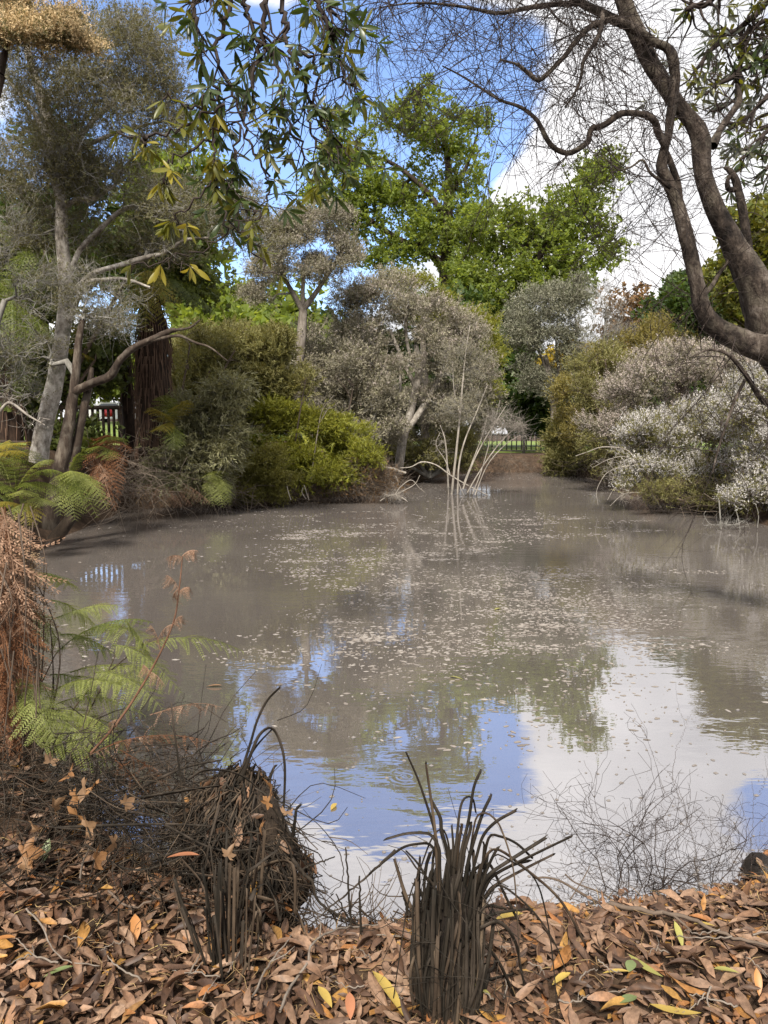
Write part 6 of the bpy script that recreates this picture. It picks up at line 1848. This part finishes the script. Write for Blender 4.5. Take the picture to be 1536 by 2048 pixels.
# ---------------------------------------------------------------- bracken and dead fronds on the near left
bk = at(120, 1520, 3.1)
def bracken(label, base, fr, mats, **kw):
    t = thing('bracken', label, 'fern', base)
    for i, (u0, v0, u1, v1, Yd, arch) in enumerate(fr):
        frond(t, mats[i % len(mats)], at(u0, v0, Yd), at(u1, v1, Yd + .1 * rng.normal()), arch, **kw)
    return t
bt2 = bracken('fresh green bracken spreading over the water at left', bk, [
    (270, 1300, 487, 1303, 3.2, .16), (100, 1240, 245, 1215, 3.4, .12), (110, 1310, 300, 1245, 3.4, .15), (225, 1290, 362, 1385, 3.1, .2), (140, 1345, 322, 1352, 3.2, .18), (190, 1345, 325, 1418, 3.1, .2),
    (100, 1350, 212, 1392, 3.1, .15), (110, 1410, 292, 1432, 3.1, .2), (70, 1150, 146, 1172, 3.6, .15), (60, 1420, 190, 1500, 2.9, .2), (50, 1450, 150, 1520, 2.8, .2), (90, 1430, 215, 1470, 2.95, .25), (40, 1400, 110, 1480, 2.8, .2),
    (100, 1200, 200, 1260, 3.5, .15), (120, 1270, 235, 1310, 3.3, .15), (180, 1260, 300, 1290, 3.3, .2), (250, 1240, 310, 1330, 3.2, .15), (30, 1360, 100, 1420, 2.9, .2), (60, 1220, 130, 1300, 3.3, .15), (60, 1480, 230, 1530, 2.75, .2), (110, 1380, 250, 1375, 3.0, .2), (150, 1430, 260, 1500, 2.95, .2)],
    [fernb, fernb, ferng, fernb], npair=15, wid=.14, pin=PIN_NEAR, droop=.16, stem=.08, rr=.0028, ragged=.03)
gs = []
for (u0, v0, u1, v1, u2, v2) in [(70, 1530, 105, 1380, 100, 1240), (90, 1540, 160, 1400, 270, 1300), (80, 1530, 120, 1300, 65, 1145), (110, 1540, 180, 1420, 240, 1290), (60, 1530, 85, 1330, 88, 1120), (40, 1520, 60, 1420, 110, 1310), (95, 1530, 107, 1400, 105, 1300)]:
    gs.append((spline(np.array([at(u0, v0, 2.8), at(u1, v1, 3.05), at(u2, v2, 3.25)]), 14), np.linspace(.0042, .0024, 14)))
build('stems', Geo().tubes(gs, 5), bladeb, bt2, kind='stuff')
bd = bracken('dead red-brown bracken frond lying out over the water at left', at(215, 1500, 2.7), [(200, 1500, 432, 1488, 2.7, .12), (180, 1510, 330, 1475, 2.75, .12), (240, 1500, 345, 1580, 2.6, .1), (230, 1520, 300, 1590, 2.6, .1), (300, 1430, 442, 1415, 2.9, .08)],
             [fernr, fernbr, fernr, fernr, fernbr], npair=17, wid=.075, pin=PIN_DEAD, droop=.35, stem=.1, rr=.002, ragged=.36)
ds = thing('bracken', 'tall dead bracken stalk with curled brown leaflets against the water', 'fern', at(165, 1525, 2.75))
P, r = pxline([(160, 1530, 2.9), (235, 1445, 2.7), (297, 1350, 2.3), (345, 1250, 1.8), (358, 1180, 1.4), (365, 1112, 1.0)], 2.8, 40)
build('stalk', Geo().tubes([(P, r)], 6), bark_mat('red_stalk', [(0, (.07, .035, .022)), (1, (.19, .10, .06))], 20, .2), ds)
for u0, v0, u1, v1 in [(365, 1115, 332, 1118), (365, 1112, 396, 1102), (358, 1180, 332, 1150), (357, 1185, 380, 1175), (356, 1180, 345, 1195), (345, 1250, 312, 1290), (342, 1255, 366, 1232), (297, 1345, 330, 1372), (300, 1345, 285, 1330), (240, 1440, 215, 1450), (320, 1300, 300, 1250)]:
    frond(ds, fernbr, at(u0, v0, 2.8), at(u1, v1, 2.8), .25, npair=11, wid=.05, pin=PIN_DEAD, droop=.8, stem=.05, rr=.0015, ragged=.12)

# tangle on the left bank with maple leaves caught in it
cs = [(at(u, v, Yd), (.16, .14, .10)) for u, v, Yd in [(60, 1600, 2.7), (150, 1620, 2.6), (240, 1640, 2.5), (60, 1690, 2.4), (300, 1600, 2.7), (180, 1560, 2.8), (340, 1690, 2.4), (20, 1560, 2.7), (380, 1640, 2.5), (120, 1540, 2.8), (260, 1560, 2.7), (420, 1740, 2.35), (10, 1640, 2.5)]]
tangle('stem_tangle', 'tangle of dry brown stems on the left bank', None, cs, 55, .26, bladeb, .0018, kind='stuff', hang=.35)
tangle('stem_tangle', 'tangle of dark dry stems on the left bank', None, cs, 62, .30, bladem, .0024, kind='stuff', hang=.3, seed=8)
def maple_shape(seed):
    g = np.random.default_rng(seed)
    tips = [(-105, .55), (-60, .8), (0, 1.0), (60, .8), (105, .55)]
    ring = [(0, -.08)]
    out = []
    for i, (a, l) in enumerate(tips):
        for da, k in ((-22, .62), (-10, .78), (0, 1.0), (10, .78), (22, .62)):
            out.append((R(a + da), l * k * (.92 + .16 * g.random())))
        if i < 4:
            out.append((R((a + tips[i + 1][0]) / 2), .47))
    V = [(0, 0, 0)] + [(l * math.cos(a), l * math.sin(a), .22 * math.sin(a * 3 + seed) * l + .45 * l * l * (.2 + .6 * g.random())) for a, l in out]
    F = [(0, i, i + 1) for i in range(1, len(V) - 1)]
    return np.array(V), [np.array(F)]
mapm = [leaf_mat('maple_leaf', [(.20, .12, .065), (.28, .175, .10), (.14, .08, .04)], .2, .55, .3, 9, .2, (1.3, 1.1, .8)), leaf_mat('maple_leaf_orange', [(.28, .145, .06), (.21, .105, .045)], .2, .55, .3, 9, .2, (1.3, 1.1, .8))]
ML = 'dry curled maple leaf caught in the brown tangle on the left bank'
for i, (x, y, Yd, s) in enumerate([(330, 250, 2.55, .085), (375, 245, 2.5, .07), (215, 330, 2.5, .07), (310, 360, 2.45, .075), (500, 320, 2.45, .06), (90, 520, 2.4, .10), (345, 410, 2.4, .08), (290, 290, 2.6, .07), (150, 420, 2.4, .06), (380, 540, 2.3, .075), (460, 470, 2.35, .07),
                                    (270, 200, 2.7, .08), (200, 150, 2.8, .07), (1045, 410, 2.28, .055), (910, 525, 2.2, .05), (1075, 310, 2.3, .05), (110, 560, 2.3, .06), (1080, 250, 2.3, .07), (1150, 355, 2.3, .05)]):
    V, F = maple_shape(i)
    o = bpy.data.objects.new('maple_leaf', make_mesh('maple_leaf', V * s * .72, F, mapm[i % 2], False))
    COL.objects.link(o)
    o.location = at(*z7(x, y), Yd - .16)
    o.rotation_euler = (R(rng.uniform(20, 110)), R(rng.uniform(-40, 40)), R(rng.uniform(0, 360)))
    if i < 13 or i == 16:
        tag(o, ML, 'leaf', 'maple leaves caught in the left bank tangle')
    elif i == 17:
        tag(o, 'orange maple leaf hanging on the right flank of the dead mound', 'leaf')
    elif i == 18:
        tag(o, 'dark maple leaf dangling over the water right of the dead mound', 'leaf')
    else:
        tag(o, 'small maple leaf stuck to the face of the dead mound', 'leaf', 'maple leaves on the dead mound')
print('TRIANGLES', TRI[0], 'OBJECTS', len(bpy.data.objects))
